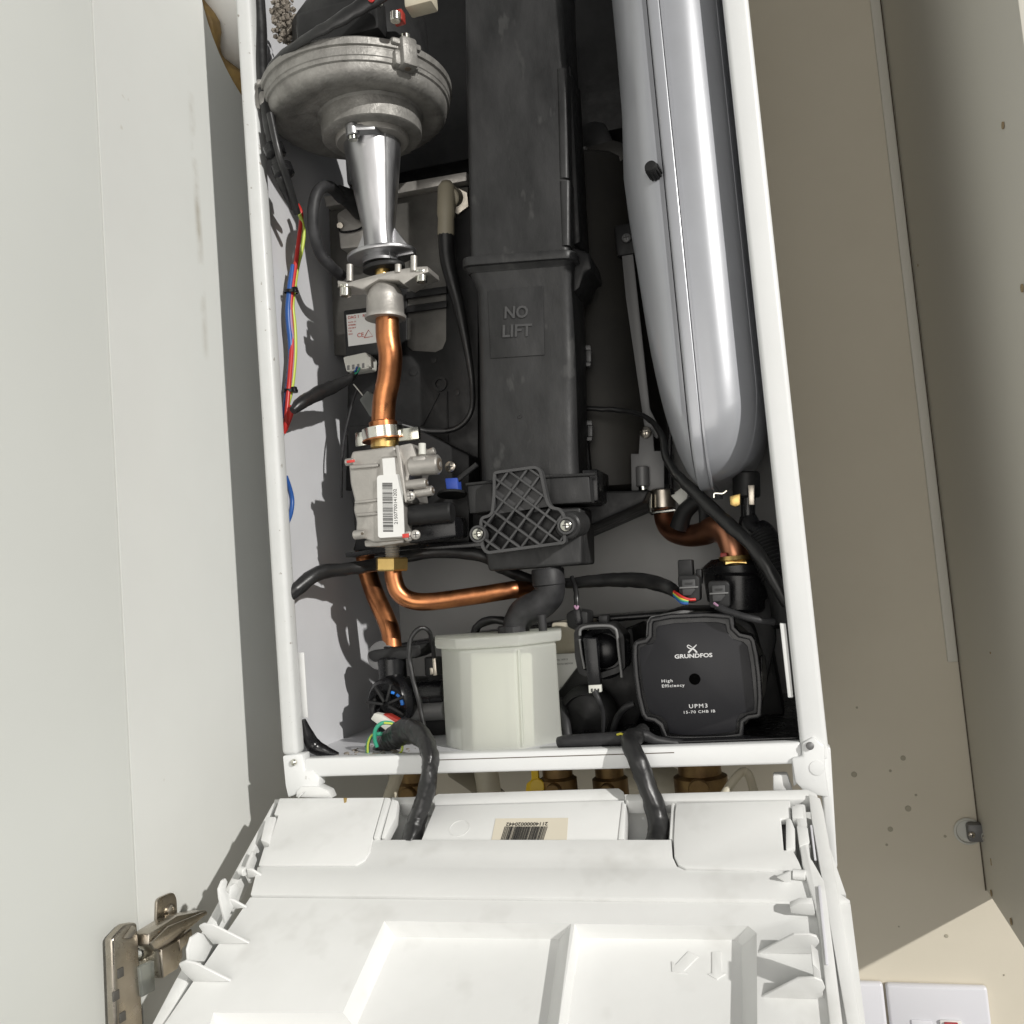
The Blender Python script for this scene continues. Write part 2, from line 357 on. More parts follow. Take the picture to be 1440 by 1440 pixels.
# sockets at the bottom right
def socket_plate(px0, px1, py, label, rocker):
    a, b = P(px0, py, DW-.009), P(px1, py, DW-.009); w = b.x-a.x; h = .086
    t = thing('switched_spur' if rocker else 'blank_plate', label, 'socket', (a.x+w/2, DW, a.z-h))
    cx, cz = a.x+w/2, a.z-h/2
    mk('plate', merge(boxx(a.x, b.x, DW-.009, DW-.001, cz-h/2, cz+h/2, .003, 3)), M['wsock'], t)
    if rocker:
        q = P(1337, 1442, DW-.009); mk('rocker_surround', boxx(q.x-.0095, q.x+.0095, DW-.0118, DW-.0092, q.z-.02, q.z+.0055, .001), M['paper'], t)
        r = mk('rocker_switch', boxx(q.x-.006, q.x+.006, DW-.0145, DW-.0117, q.z-.017, q.z+.0046, .001), M['switchred'], t)
        q = P(1296, 1440, DW-.009); fr = merge(boxx(q.x-.009, q.x+.009, DW-.0105, DW-.0091, q.z-.016, q.z+.004, .001))
        mk('fuse_carrier', fr, M['wsock'], t)
    return t
socket_plate(1245, 1388, 1384, 'white fused spur plate with red rocker at bottom right of wall', True)
socket_plate(1120, 1241, 1379, 'white plain wall plate left of the plate with red rocker', False)

# flue pipe with its foam, in the hole of the left panel
fl = thing('flue_pipe', 'white flue elbow leaving through hole in left panel above the boiler', 'flue pipe', (XL, HC[0], HC[1]))
c0 = V((XL-.06, HC[0]-.019, HC[1]+.016))
mk('pipe', lathe([(.0745, 0), (.075, .112), (.073, .118)], c0, (1, 0, 0), 40), M['flue'], fl)
rng = random.Random(3)
prof = []
n = 60; vv, ff = [], []
for i, (r, x) in enumerate(((.0970, -.03), (.0972, -.010), (.092, -.003), (.084, -.001), (.068, -.008), (.055, -.03))):
    for k in range(n):
        a = 2*math.pi*k/n; j = 1+.02*math.sin(7*a+i)+.02*math.sin(13*a+2*i)
        rr = r if r > .095 else r*(1+.05*math.sin(5*a+i)*.6); vv.append(V((XL+x+.006*math.sin(9*a)*(1 if 1 < i < 5 else 0), HC[0]+rr*math.cos(a), HC[1]+rr*math.sin(a))))
for i in range(5):
    for k in range(n): ff.append((i*n+k, i*n+(k+1) % n, (i+1)*n+(k+1) % n, (i+1)*n+k))
mk('expanding_foam', (vv, ff), M['foam'], fl, 60)

# cupboard door, opened past square, and its hinge
da = math.radians(97)
dd = V((math.cos(da), -math.sin(da), 0)); dn = V((math.sin(da), math.cos(da), 0))     # along the door, inner face normal
h0 = V((XL-.0004, YF-.0008, 0))
dv = [h0 + dd*s + V((0, 0, z)) for s, z in ((0, -.52), (.45, -.52), (.45, 1.0), (0, 1.0))]
mk('door', prism(dv, -dn*.018, .0008), M['door'], cup, 30, label='pale grey green door standing open at the left edge')

# hinge: mounting plate and arm on the panel, cup arm on the door
hz = PX(235, 1262, XL)
hg = None
def XP(pts, x): return [PX(a, b, x) for a, b in pts]
hp = cv(130, 1080, 4, [(360, 900), (365, 735), (455, 695), (475, 730), (480, 830), (420, 895)])
hg = mk('hinge', prism(XP(rounded(hp, 7), XL+.0025), (-.0022, 0, 0), .0006), M['steel'], cup, label='nickel hinge joining open door to left side panel')
mk('screw', merge(*screw_meshes(PX(240, 1280, XL+.003), .0045, (1, -.1, 0))), M['steel'], hg)
arm = cv(130, 1080, 4, [(320, 930), (480, 830), (640, 800), (655, 815), (520, 930), (480, 1130), (400, 1185), (385, 1170), (375, 1030), (318, 1000)])
mk('hinge_arm', prism(XP(arm, XL+.016), (-.013, 0, 0), .0012), M['steel'], hg)
mk('arm_cover', prism(XP(cv(130, 1080, 4, [(330, 985), (430, 890), (640, 805), (650, 822), (470, 930), (350, 1020)]), XL+.0185), (-.0022, 0, 0), .0007), M['steel'], hg)
mk('arm_cover', prism(XP(cv(130, 1080, 4, [(390, 1020), (500, 960), (510, 1060), (480, 1130), (400, 1180)]), XL+.0185), (-.0022, 0, 0), .0007), M['steel'], hg)
mk('slot_clip', prism(XP(cv(130, 1080, 4, [(490, 965), (560, 905), (565, 950), (495, 1030)]), XL+.0192), (-.002, 0, 0), .0006), M['steel'], hg)
mk('link', prism(XP(cv(130, 1080, 4, [(265, 1085), (370, 1035), (380, 1150), (345, 1190), (270, 1200)]), XL+.010), (-.010, 0, 0), .001), M['chrome'], hg)
mk('damper_housing', prism(XP(cv(130, 1080, 4, [(270, 1120), (350, 1080), (355, 1250), (285, 1290)]), XL+.013), (-.010, 0, 0), .001), M['clear'], hg)
# the cup arm stands on the door's inner face
c = RP(183, 1330, h0+dn*.012, dn)
cl = [RP(a, b, h0+dn*.0125, dn) for a, b in cv(130, 1080, 4, [(110, 965), (125, 945), (185, 880), (255, 868), (262, 950), (290, 1440), (295, 1640), (150, 1640), (128, 1440)])]
mk('cup_arm', prism(cl, -dn*.0075, .0022, 3), M['steel'], hg)
mk('pivot_cap', lathe([(.0048, 0), (.0048, .001), (.003, .0014)], RP(181, 1312, h0+dn*.013, dn), V((.3, -.6, 1)), 18), M['steel'], hg)
for (a, b) in ((169, 1368), (163, 1400), (172, 1430)):
    q = RP(a, b, h0+dn*.0125, dn); mk('slot', box(q, .005, .0016, .006, .0004, X=dd, Y=dn), M['gplate'], hg)

# ================================================================== BOILER CASING
cas = thing('boiler_casing', 'white enamelled steel casing frame of the open boiler', 'boiler casing', (.2, .12, 0))
W_, H_, YB = .40, .80, .25
Zb0, Zb1 = P(447, 1093, 0).z, P(427, 1067, 0).z
def frame_side(x0, x1, zlo, name, label, fold):
    prof = []
    return mk(name, boxx(x0, x1, 0, .014, zlo, H_, .0035, 3), M['chipped' if fold > 0 else 'paint'], cas, 50, label=label)
fs = frame_side(0, .0135, .012, 'front_flange', 'left front flange, chipped and dusty', 1)
fr = frame_side(.383, .4005, -.004, 'front_flange', 'right front flange, rounded', -1)
sp = mk('side_sheet', boxx(0, .0014, .0142, YB, .0, H_, 0), M['inner'], cas, 0, label='left inner side, half in shadow')
mk('side_sheet', boxx(.3986, .4, .0142, YB, .0, H_, 0), M['inner'], cas, 0)
mk('back_sheet', boxx(.0016, .3984, YB-.0012, YB, .0, H_, 0), M['back'], cas, 0)
mk('floor_sheet', boxx(.0016, .3984, .0125, YB-.0014, Zb1-.004, Zb1-.0025, 0), M['inner'], cas, 0)
bar = [P(427, 1067, 0), P(1127, 1044, 0)]
bb = mk('bottom_bar', boxx(.0188, .3835, 0, .0115, Zb0, Zb1, .002, 3), M['paint'], cas)
mk('groove', boxx(.12, .30, -.0002, .0003, Zb0+.0098, Zb0+.0104, 0), M['seam'], bb, 0)
# tabs on the inner lips
mk('side_tab', pslab(cv(400, 780, 4.8, [(88, 660), (130, 660), (157, 1102), (108, 1100)]), .016, .0012, .0004), M['wplas'], cas)
mk('side_tab', pslab(cv(1020, 800, 3.43, [(262, 262), (292, 264), (328, 620), (302, 622)]), .004, .006, .0006), M['wplas'], cas)
# left corner bracket
lb = mk('corner_bracket', pslab([(397, 1063), (425, 1060), (428, 1084), (437, 1083), (448, 1094), (448, 1106), (430, 1112), (405, 1122), (401, 1105)], -.002, .012, .0012), M['paint'], cas, label='left bottom corner bracket with rivet')
mk('rivet', lathe([(.0026, -.0005), (.0025, .0008), (.0012, .0016)], P(413, 1072, -.0035), (0, -1, 0), 16), M['chrome'], lb)
mk('hinge_lug', merge(pslab(cv(340, 1020, 10.29, [(780, 1045), (790, 950), (850, 890), (1110, 885), (1250, 950), (1300, 1060)]), -.004, .01, .001)), M['wplas'], cas)
mk('hinge_rib', pslab(cv(340, 1020, 10.29, [(800, 1050), (855, 980), (905, 965), (830, 1050)]), -.006, .002, .0004), M['wplas'], cas)
# right corner bracket and the skirt that runs on below
rb = mk('corner_bracket', pslab([(1127, 1046), (1143, 1036), (1160, 1048), (1160, 1080), (1166, 1122), (1133, 1116), (1118, 1100), (1113, 1066), (1128, 1064)], -.003, .012, .0015), M['paint'], cas, label='right bottom corner bracket with rivet')
mk('rivet', lathe([(.0026, -.0005), (.0025, .0008), (.0012, .0016)], P(1139, 1049, -.0045), (0, -1, 0), 16), M['strap'], rb)
mk('rivet', lathe([(.0050, -.0005), (.0048, .0004), (.0030, .0007)], P(1149, 1080, -.0032), (0, -1, 0), 16), M['paint'], rb)
mk('bracket_web', pslab([(1113, 1066), (1120, 1065), (1124, 1100), (1116, 1106)], .002, .02, .0006), M['paint'], cas)
mk('small_lug', pslab([(1087, 1090), (1107, 1089), (1115, 1112), (1087, 1112)], .004, .01, .001), M['wplas'], cas)
mk('side_skirt', pslab(rounded([(1150, 1050), (1168, 1050), (1178, 1222), (1165, 1224)], 5), .001, .013, .003, 3), M['paint'], cas)
# dust and lint on the casing floor
rng = random.Random(9); fl_ = []
for k in range(60):
    x, y = rng.uniform(.035, .095), rng.uniform(.014, .06); r = rng.uniform(.0006, .0028)
    fl_.append(lathe([(r, 0), (r*.7, r*.35), (r*.2, r*.5)], (x, y, Zb1-.0024), (0, 0, 1), 6))
mk('lint', merge(*fl_), M['dust'], cas, 0, kind='stuff')

# ================================================================== PIPES AND VALVES UNDER THE CASING
def valve(px, py, y, label, r=.011, m='dbrass'):
    q = P(px, py, y); t = thing('isolation_valve', label, 'valve', q-V((0, 0, .05)), 'valves under the boiler')
    mk('body', lathe([(r*.8, -.05), (r*.8, -.012), (r*1.25, -.012), (r*1.25, .002), (r, .004), (r, .016), (r*1.2, .018), (r*1.2, .03)], q, (0, 0, 1), 20), M[m], t)
    mk('union_nut', cyl(q+V((0, 0, -.03)), q+V((0, 0, -.014)), r*1.45, hexa=True), M[m], t)
    mk('spindle', cyl(q+V((0, -.001, -.004)), q+V((0, -.022, -.004)), r*.5), M[m], t)
    return t
valve(858, 1098, .10, 'dull brass valve under casing left of right black cable', .0115)
valve(985, 1095, .09, 'large brass valve under casing right of right black cable', .0165)
valve(585, 1104, .10, 'brass valve under casing hidden behind left black cable', .013)
vy = valve(785, 1098, .08, 'brass gas valve under casing beside the yellow lever', .012)
q = P(757, 1100, .07)
yl = thing('gas_tap_lever', 'yellow gas tap lever below the bottom bar', 'tap lever', q-V((0, 0, .02)))
mk('lever', pslab(rounded([(746, 1070), (756, 1070), (757, 1096), (768, 1102), (768, 1125), (738, 1125), (740, 1102), (747, 1097)], 3), .068, .004, .0006), M['ytap'], yl)
mk('hub', cyl(P(755, 1106, .066), P(755, 1106, .082), .006), M['ytap'], yl)
def pipe(name, pts, rpx, m, label, cat, n=14, seg=7, flat=1.0, flatdir=None, group=None, parent=None, wr=None):
    w = [P(*p) for p in pts]; s = MPP(w[len(w)//2])
    r = [x*s for x in rpx] if isinstance(rpx, (list, tuple)) else rpx*s
    if wr is None: wr = .0007 if m == 'sleeve' else 0
    tv, tf = tube(w, r, n, seg*(3 if wr > .001 else 1), flat, flatdir)
    if wr: tv = [p+MN.noise_vector(p*110)*wr+MN.noise_vector(p*300)*wr*.5 for p in tv]
    return mk(name, (tv, tf), M[m], parent, 60, label=label, cat=cat, group=group)
pipe('mains_cable', [(560, 1086, .05), (548, 1120, .03), (540, 1150, .02)], 9, 'cream', 'cream cable behind the left black cable under casing', 'cable')
pipe('mains_cable', [(1010, 1130, .03), (1030, 1100, .04), (1043, 1086, .05), (1053, 1090, .05), (1062, 1120, .03)], 6, 'cream', 'white cable loop under casing at right end', 'cable')
pipe('water_pipe', [(680, 1070, .12), (686, 1100, .12), (690, 1140, .12)], 17, 'cream', 'cream boxed pipe under casing near the middle', 'pipe')
pipe('water_pipe', [(640, 1080, .15), (670, 1100, .14), (700, 1125, .13)], 15, 'beige', 'slanting dull pipe under casing right of left black cable', 'pipe')
pipe('water_pipe', [(880, 1085, .2), (940, 1100, .2), (960, 1130, .2)], 22, 'cream', 'cream pipe behind the valves under casing', 'pipe')

# ================================================================== DROP-DOWN CONTROL PANEL
TL = .55928
FN = V((0, -math.sin(TL), math.cos(TL))); FD = V((0, -math.cos(TL), -math.sin(TL)))
F0 = P(383, 1130, -.010)
def FP(px, py, h=0.): return RP(px, py, F0+FN*h, FN)
def FV(px, py, bx, by, h=0.): return RP(px, py, FP(bx, by, h), FD)       # on the upright plane through (bx,by), across the panel
def fslab(pts, h, th, bev=.0008, seg=2): return prism([FP(a, b, h) for a, b in pts], -FN*th, bev, seg)
cp = thing('control_panel', 'white plastic control panel folded down below the boiler', 'control panel', F0+V((.2, -.15, -.16)))
# lower tray: one sheet with two sunk fields
A = [(352, 1262), (1196, 1272), (1232, 1560), (150, 1560)]
up = {}
def q3(p, h): return FP(p[0], p[1], h)
O1 = [(540, 1295), (803, 1299), (770, 1560), (258, 1560), (300, 1424), (482, 1424)]      # field 1 rim
I1 = [(556, 1318), (786, 1321), (752, 1565), (270, 1565), (322, 1446), (500, 1446)]      # field 1 floor
O2 = [(808, 1299), (1052, 1302), (1064, 1312), (1066, 1560), (770.5, 1560), (789, 1420)]
I2 = [(816, 1319), (1036, 1322), (1043, 1330), (1046, 1565), (785, 1565), (801, 1420)]
TOP = .0; FLO = -.013
vs = []; fcs = []
def addp(l, h):
    s = len(vs); vs.extend(q3(p, h) for p in l); return [s+i for i in range(len(l))]
a = addp(A, TOP); o1 = addp(O1, TOP); o2 = addp(O2, TOP); i1 = addp(I1, FLO); i2 = addp(I2, FLO)
fcs += [(a[0], a[1], o2[1], o2[0], o1[1], o1[0]), (a[1], a[2], o2[3], o2[2], o2[1]), (o1[1], o2[0], o2[5]), (o1[1], o2[5], o2[4], o1[2]),
        (a[0], o1[0], o1[5], o1[4]), (a[0], o1[4], o1[3], a[3])]
for o, i in ((o1, i1), (o2, i2)):
    k = len(o)
    for j in range(k): fcs.append((o[j], o[(j+1) % k], i[(j+1) % k], i[j]))
    fcs.append(tuple(i))
bot = addp(A, -.02)
for j in range(4): fcs.append((a[j], a[(j+1) % 4], bot[(j+1) % 4], bot[j]))
fcs.append(tuple(bot))
tray = mk('tray', bevelled((vs, fcs), .0022, 3, 15), M['wplas'], cp, 60)
# embossed arrows in the right-hand field
def flat_poly(pts, h, th, m, name, parent, bev=.0003): return mk(name, fslab(pts, h, th, bev), m, parent)
for pts in ([(968, 1337), (982, 1345), (962, 1365), (968, 1369), (945, 1366), (944, 1351), (950, 1356)], [(1001, 1338), (1014, 1338), (1015, 1368), (1021, 1369), (1008, 1377), (994, 1369), (1001, 1368)]):
    flat_poly(pts, FLO+.0007, .0011, M['wplas'], 'embossed_arrow', tray)
# upper band, centre cover, side covers
HB = .0035
flat_poly([(362, 1219), (500, 1218), (514, 1210), (521, 1197), (525, 1180.5), (944, 1180.5), (946, 1205), (952, 1218), (963, 1223), (1132, 1226), (1196, 1266), (352, 1258)], .0015, .010, M['wplas'], 'band', cp, .0006)
lc = flat_poly([(393, 1122), (541, 1121), (524, 1179), (520, 1197), (513, 1209), (500, 1216), (363, 1217), (371, 1191), (377, 1190), (391, 1146), (385, 1145)], .0028, .006, M['wplas'], 'side_cover', cp, .0009)
rc = flat_poly([(951, 1129), (1111, 1125), (1112, 1151), (1098, 1151), (1102, 1195), (1115, 1195), (1130, 1224), (965, 1221), (954, 1216), (948, 1204), (947, 1180), (949, 1140)], .0028, .006, M['wplas'], 'side_cover', cp, .0009)
cc_ = flat_poly([(612, 1133), (878, 1125), (874, 1146), (869, 1184), (591, 1184)], .0002, .006, M['wplas'], 'centre_cover', cp, .0008)
flat_poly([(609, 1120), (616, 1116), (870, 1108), (877, 1113), (879, 1124), (611, 1132)], -.0015, .005, M['wplas'], 'centre_lip', cp, .0008)
# side channel ribs by the openings
flat_poly([(541, 1121), (549, 1122), (532, 1178), (525, 1178)], .0036, .008, M['wplas'], 'channel_rib', cp, .0006)
flat_poly([(551, 1123), (560, 1126), (556, 1150), (541, 1178), (536, 1178)], .0018, .008, M['wplas'], 'channel_rib', cp, .0006)
flat_poly([(875, 1127), (880, 1130), (878, 1180), (869, 1180)], .0012, .012, M['wplas'], 'channel_rib', cp, .0006)
flat_poly([(944, 1129), (949, 1129), (947, 1180), (941, 1180)], .0012, .012, M['wplas'], 'channel_rib', cp, .0006)
# back of the tray below the two cable openings, and the top edge
mk('back_tray', fslab([(386, 1124), (1140, 1113), (1190, 1258), (356, 1254)], -.018, .004, .0005), M['wplas'], cp)
mk('top_rim', fslab([(880, 1116), (1135, 1109), (1150, 1116), (1148, 1124), (880, 1127)], .002, .012, .0015), M['wplas'], cp)
mk('top_rim', fslab([(549, 1121), (606, 1119), (606, 1131), (560, 1131)], -.004, .012, .001), M['wplas'], cp)
mk('outer_rim', fslab([(1137, 1116), (1153, 1122), (1158, 1140), (1232, 1560), (1212, 1560), (1141, 1150)], .0042, .02, .0007, 2), M['wplas'], cp)
mk('outer_rim', fslab([(384, 1128), (390, 1128), (381, 1148), (260, 1385), (172, 1560), (150, 1560), (245, 1380), (330, 1225)], -.004, .014, .0012), M['wplas'], cp)
mk('inner_rail', fslab([(1117, 1130), (1132, 1130), (1140, 1205), (1160, 1240), (1200, 1560), (1180, 1560), (1150, 1290), (1128, 1215)], .0045, .012, .0012), M['wplas'], cp)
mk('rail_shade', fslab([(1139, 1160), (1142, 1160), (1148, 1208), (1145, 1208)], .0062, .0016, .0003), M['wsock'], cp)  # raised strips in slightly greyer plastic, colouring in shade lines along the rail
mk('rail_shade', fslab([(1150, 1245), (1154, 1245), (1165, 1355), (1161, 1355)], .0062, .0016, .0003), M['wsock'], cp)
mk('rail_step', fslab([(1113, 1133), (1128, 1133), (1130, 1150), (1114, 1150)], .005, .01, .0008), M['wplas'], cp)
mk('rail_step', fslab([(1120, 1160), (1136, 1163), (1139, 1185), (1124, 1190)], .005, .01, .0008), M['wplas'], cp)
# latches in the notches
mk('latch', fslab([(1105, 1150), (1112, 1150), (1118, 1165), (1118, 1192), (1105, 1194)], .004, .012, .001), M['wplas'], cp)
mk('latch_pocket', fslab([(1097, 1148), (1113, 1148), (1116, 1197), (1100, 1197)], -.0045, .003, .0003), M['strap'], cp)
mk('latch', fslab([(374, 1148), (388, 1148), (378, 1186), (366, 1181)], .004, .012, .001), M['wplas'], cp)
mk('latch', fslab([(348, 1208), (354, 1194), (357, 1198), (346, 1226), (341, 1226)], .004, .012, .001), M['wplas'], cp)
mk('latch_pin', cyl(FP(1115, 1229, .004), FP(1133, 1231, .004), .003), M['wplas'], cp)
mk('latch_pin', cyl(FP(338, 1224, .005), FP(345, 1226, .005), .003), M['wplas'], cp)
# upright fins along both edges
def fin(pts, base, th=.0016, name='fin', h=.0): 
    m = [FV(x, y, base[0], base[1], h) for x, y in pts]
    return mk(name, prism(m, FD*th, .0004), M['wplas'], cp)
fin([(352, 1324), (301, 1325), (285, 1306), (281, 1300), (287, 1297), (300, 1298)], (326, 1325))
fin([(326, 1377), (274, 1378), (258, 1363), (253, 1353), (262, 1349), (276, 1352)], (300, 1378))
fin([(348, 1274), (325, 1276), (322, 1262), (330, 1264)], (336, 1275))
fin([(370, 1230), (350, 1232), (348, 1220), (356, 1221)], (360, 1231))
fin([(1064, 1338), (1140, 1338), (1152, 1322), (1148, 1314), (1138, 1311), (1116, 1311)], (1100, 1338))
fin([(1068, 1400), (1150, 1401), (1160, 1386), (1156, 1376), (1146, 1372), (1122, 1373)], (1105, 1400))
fin([(1092, 1231), (1112, 1243), (1112, 1223)], (1105, 1240))
# hooks: upright plates running along the panel edge
def hook(pts, bx, by, name='hook', th=.0018):
    p0 = FP(bx, by); m = [RP(x, y, p0, V((1, 0, 0))) for x, y in pts]
    return mk(name, prism(m, (th, 0, 0), .0004), M['wplas'], cp)
hook([(314, 1298), (306, 1262), (305, 1250), (310, 1238), (314, 1235), (317, 1240), (314, 1252), (320, 1258), (322, 1246), (327, 1242), (334, 1250), (330, 1268), (322, 1282)], 316, 1297)
hook([(262, 1350), (261, 1335), (266, 1318), (276, 1311), (286, 1315), (296, 1330), (285, 1352), (275, 1352)], 275, 1352)
fin([(1140, 1326), (1150, 1336), (1155, 1374), (1144, 1374)], (1149, 1374), .012, 'hook')
fin([(1112, 1276), (1110, 1268), (1124, 1262), (1142, 1262), (1146, 1280)], (1130, 1282), .004, 'hook')
# barcode label on the centre cover
lb2 = mk('barcode_label', fslab([(697, 1151), (799, 1150), (797, 1181), (691, 1181)], .0006, .0004, 0), M['yellowed'], cc_, 0)
bx, by = FP(740, 1170, .0009), FP(740, 1160, .0009); rng = random.Random(5); bars = []
x = 0
def fbar(u0, u1):
    l = lambda u, v_: FP(710+u*60+(-6*(v_))+0, 1162+v_*19, .0009)
    return prism([l(u0, 0), l(u1, 0), l(u1, 1), l(u0, 1)], -FN*.0002, 0)
while x < 1:
    w = rng.choice((.008, .008, .014, .02)); bars.append(fbar(x, min(x+w, 1))); x += w+rng.choice((.008, .012, .018))
mk('barcode', merge(*bars), M['inkb'], cc_, 0)
c0_ = FP(741, 1158.5, .0009); mk('barcode_digits', text_mesh('21140000020442', .0042, c0_, (-1, 0, 0), FD, .0001, space=1.0), M['inkb'], cc_, 0)
# moulded roundel
mk('moulded_mark', merge(lathe([(.0072, 0), (.0072, .0003), (.0070, .0003), (.0070, 0)], FP(646, 1165, .0002), FN, 28, cap=(False, False))), M['wplas'], cc_)
mk('rust_stain', fslab([(483, 1122), (488, 1122), (487, 1128), (484, 1129)], .0030, .0003, 0), M['brass'], lc, 0)

# ================================================================== FAN
YFAN = .045
RF = .0785
fx = P(502, 118, YFAN).x
FZ = P(500, 40, YFAN-RF).z-.0105
fan = thing('fan', 'cast aluminium combustion fan at the top left of the boiler', 'fan', (fx, YFAN, FZ-.04))
def ring(prof, cx, n=72): return lathe(prof, (cx, YFAN, FZ), (0, 0, 1), n)
mk('volute', ring([(.030, -.0165), (.046, -.0165), (.0520, -.0160), (.0560, -.0175), (.0640, -.0185), (.0690, -.0175), (.0725, -.0145), (.0735, -.0105), (.0738, -.0080), (.0755, -.0072), (.0760, -.0030)], fx), M['cast'], fan, 50)
mk('rim', ring([(.0740, -.0040), (.0760, -.0042), (.0766, -.0036), (.0768, .0016), (.0764, .0022), (.0766, .0032), (.0785, .0038), (.0787, .0088), (.0780, .0098), (.0765, .0108), (.056, .0112)], fx), M['cast'], fan, 35)
for ang in (-37, -153, 85):
    a = math.radians(ang); d = V((math.cos(a), math.sin(a), 0)); t = V((-d.y, d.x, 0)); c = V((fx, YFAN, FZ))+d*.079
    lug = mk('lug', merge(box(c+V((0, 0, .0005)), .012, .0135, .023, .0022, d, t), box(c-d*.004+V((0, 0, -.0035)), .010, .022, .013, .003, d, t), box(c-d*.003+V((0, 0, .0085)), .010, .026, .005, .0015, d, t)), M['cast'], fan)
    mk('bolt_hole', cyl(c+V((0, 0, -.0116)), c+V((0, 0, -.0108)), .0025, 12), M['seam'], lug)
    mk('bolt', cyl(c+V((0, 0, .0122)), c+V((0, 0, .0160)), .0040, 14), M['chrome'], lug)
cx = P(521, 160, YFAN).x
mk('inlet_collar', lathe([(.027, -.0345), (.0395, -.0345), (.0411, -.0332), (.0418, -.0180), (.0440, -.0162)], (cx, YFAN, FZ), (0, 0, 1), 56, cap=(True, False)), M['cast'], fan, 40)
mk('inlet_ring', lathe([(.020, -.0385), (.0290, -.0385), (.0302, -.0372), (.0302, -.0343)], (cx, YFAN, FZ), (0, 0, 1), 48), M['castl'], fan, 40)
ear = P(494, 170, YFAN-.030)
mk('fixing_ear', merge(cyl((ear.x, YFAN-.029, FZ-.0440), (ear.x, YFAN-.029, FZ-.0346), .0054, 18), prism([V((ear.x, YFAN-.034, FZ-.0410)), V((ear.x+.018, YFAN-.026, FZ-.0410)), V((ear.x+.02, YFAN-.012, FZ-.0410)), V((ear.x-.004, YFAN-.012, FZ-.0410))], (0, 0, .0052), .0008)), M['alu'], fan)
mk('ear_screw', cyl((ear.x, YFAN-.029, FZ-.0472), (ear.x, YFAN-.029, FZ-.0442), .0038, 14), M['chrome'], fan)
# motor on top
mk('motor_housing', merge(lathe([(.054, .011), (.056, .013), (.056, .06), (.046, .075), (.03, .08)], (fx+.006, YFAN, FZ), (0, 0, 1), 40), box((fx+.012, YFAN-.050, FZ+.034), .07, .02, .03, .004)), M['black'], fan)
for k in range(5):
    a = math.radians(-125+k*17); d = V((math.cos(a), math.sin(a), 0)); mk('cooling_fin', box(V((fx+.006, YFAN, FZ+.03))+d*.0565, .005, .004, .034, .0008, d, V((-d.y, d.x, 0))), M['gloss'], fan)
mk('motor_plug', box(P(561, 25, -.02), .008, .008, .009, .001), M['redplas'], fan)
mk('plug_socket', box(P(592, 2, -.012), .022, .016, .014, .002), M['cream'], fan)
mk('plug_socket', box(P(524, -3, -.015), .012, .012, .010, .0015), M['nylon'], fan)
mk('plug_bolt', cyl(P(556, 30, -.026), P(556, 18, -.026), .0042, 14), M['chrome'], fan)
# lint clumps caught on the fan
def fluff(name, centre, r, n, seed, parent, sq=(1, 1, 1)):
    rg = random.Random(seed); parts = []
    for k in range(n):
        c = V(centre)+V((rg.gauss(0, r*.5)*sq[0], rg.gauss(0, r*.5)*sq[1], rg.gauss(0, r*.5)*sq[2])); s = r*rg.uniform(.05, .2)
        v, f = lathe([(s*.2, -s), (s*.8, -s*.5), (s, 0), (s*.7, s*.6), (s*.2, s)], c, (rg.uniform(-1, 1), rg.uniform(-1, 1), 1), 7)
        parts.append(([p+V((rg.uniform(-1, 1), rg.uniform(-1, 1), rg.uniform(-1, 1)))*s*.35 for p in v], f))
    return mk(name, merge(*parts), M['dust'], parent, 0, kind='stuff')
fluff('lint', P(402, 28, .02), .013, 300, 1, fan, (.55, .8, 1.5))
fluff('lint', P(378, 142, .03), .006, 90, 2, fan, (1.6, 1, .6))
fluff('lint', P(387, 148, .03), .004, 60, 4, fan, (1.6, 1, .6))

# ================================================================== VENTURI
YV = .047
def ZC(px, py, y=YV): return P(px, py, y)
vt, vb = ZC(522, 184), ZC(537, 372)
ven = thing('venturi', 'polished silver air venturi funnel hanging under the fan', 'venturi', vb)
ax = (vt-vb); Lv = ax.length
rv = lambda px, p: px*MPP(p)
prof = []
for t, w in ((0, 27), (.06, 24.5), (.14, 22.6), (.22, 22.6), (.29, 23.6), (.45, 28.5), (.63, 33.5), (.81, 38.5), (.97, 41.5), (1.08, 42)):
    p = vb.lerp(vt, t); prof.append((rv(w, p), t*Lv))
mk('funnel', lathe(prof, vb, ax, 40), M['alu'], ven, 60)
sd = (CAM-vb); sd = (sd-ax*(sd.dot(ax)/ax.length_squared)).normalized()
sl = ax.cross(sd).normalized()
seam = []
for i in range(len(prof)-1):
    r, z = prof[i]; an = math.radians(28); seam.append(vb+ax.normalized()*z+(sd*math.cos(an)+sl*math.sin(an))*(r+.0001))
mk('parting_line', tube(seam, .0006, 6, 4), M['alu'], ven)
fl0 = ZC(537, 362)
gus = []
for sgn, a, b in ((-1, [(512, 325), (496, 364), (516, 364)], 0), (1, [(553, 318), (553, 362), (582, 356)], 0)):
    gus.append(prism([P(x, y, YV) for x, y in a], (0, .0035, 0), .0005))
mk('gusset', gus[0], M['alu'], ven); mk('gusset', gus[1], M['alu'], ven)
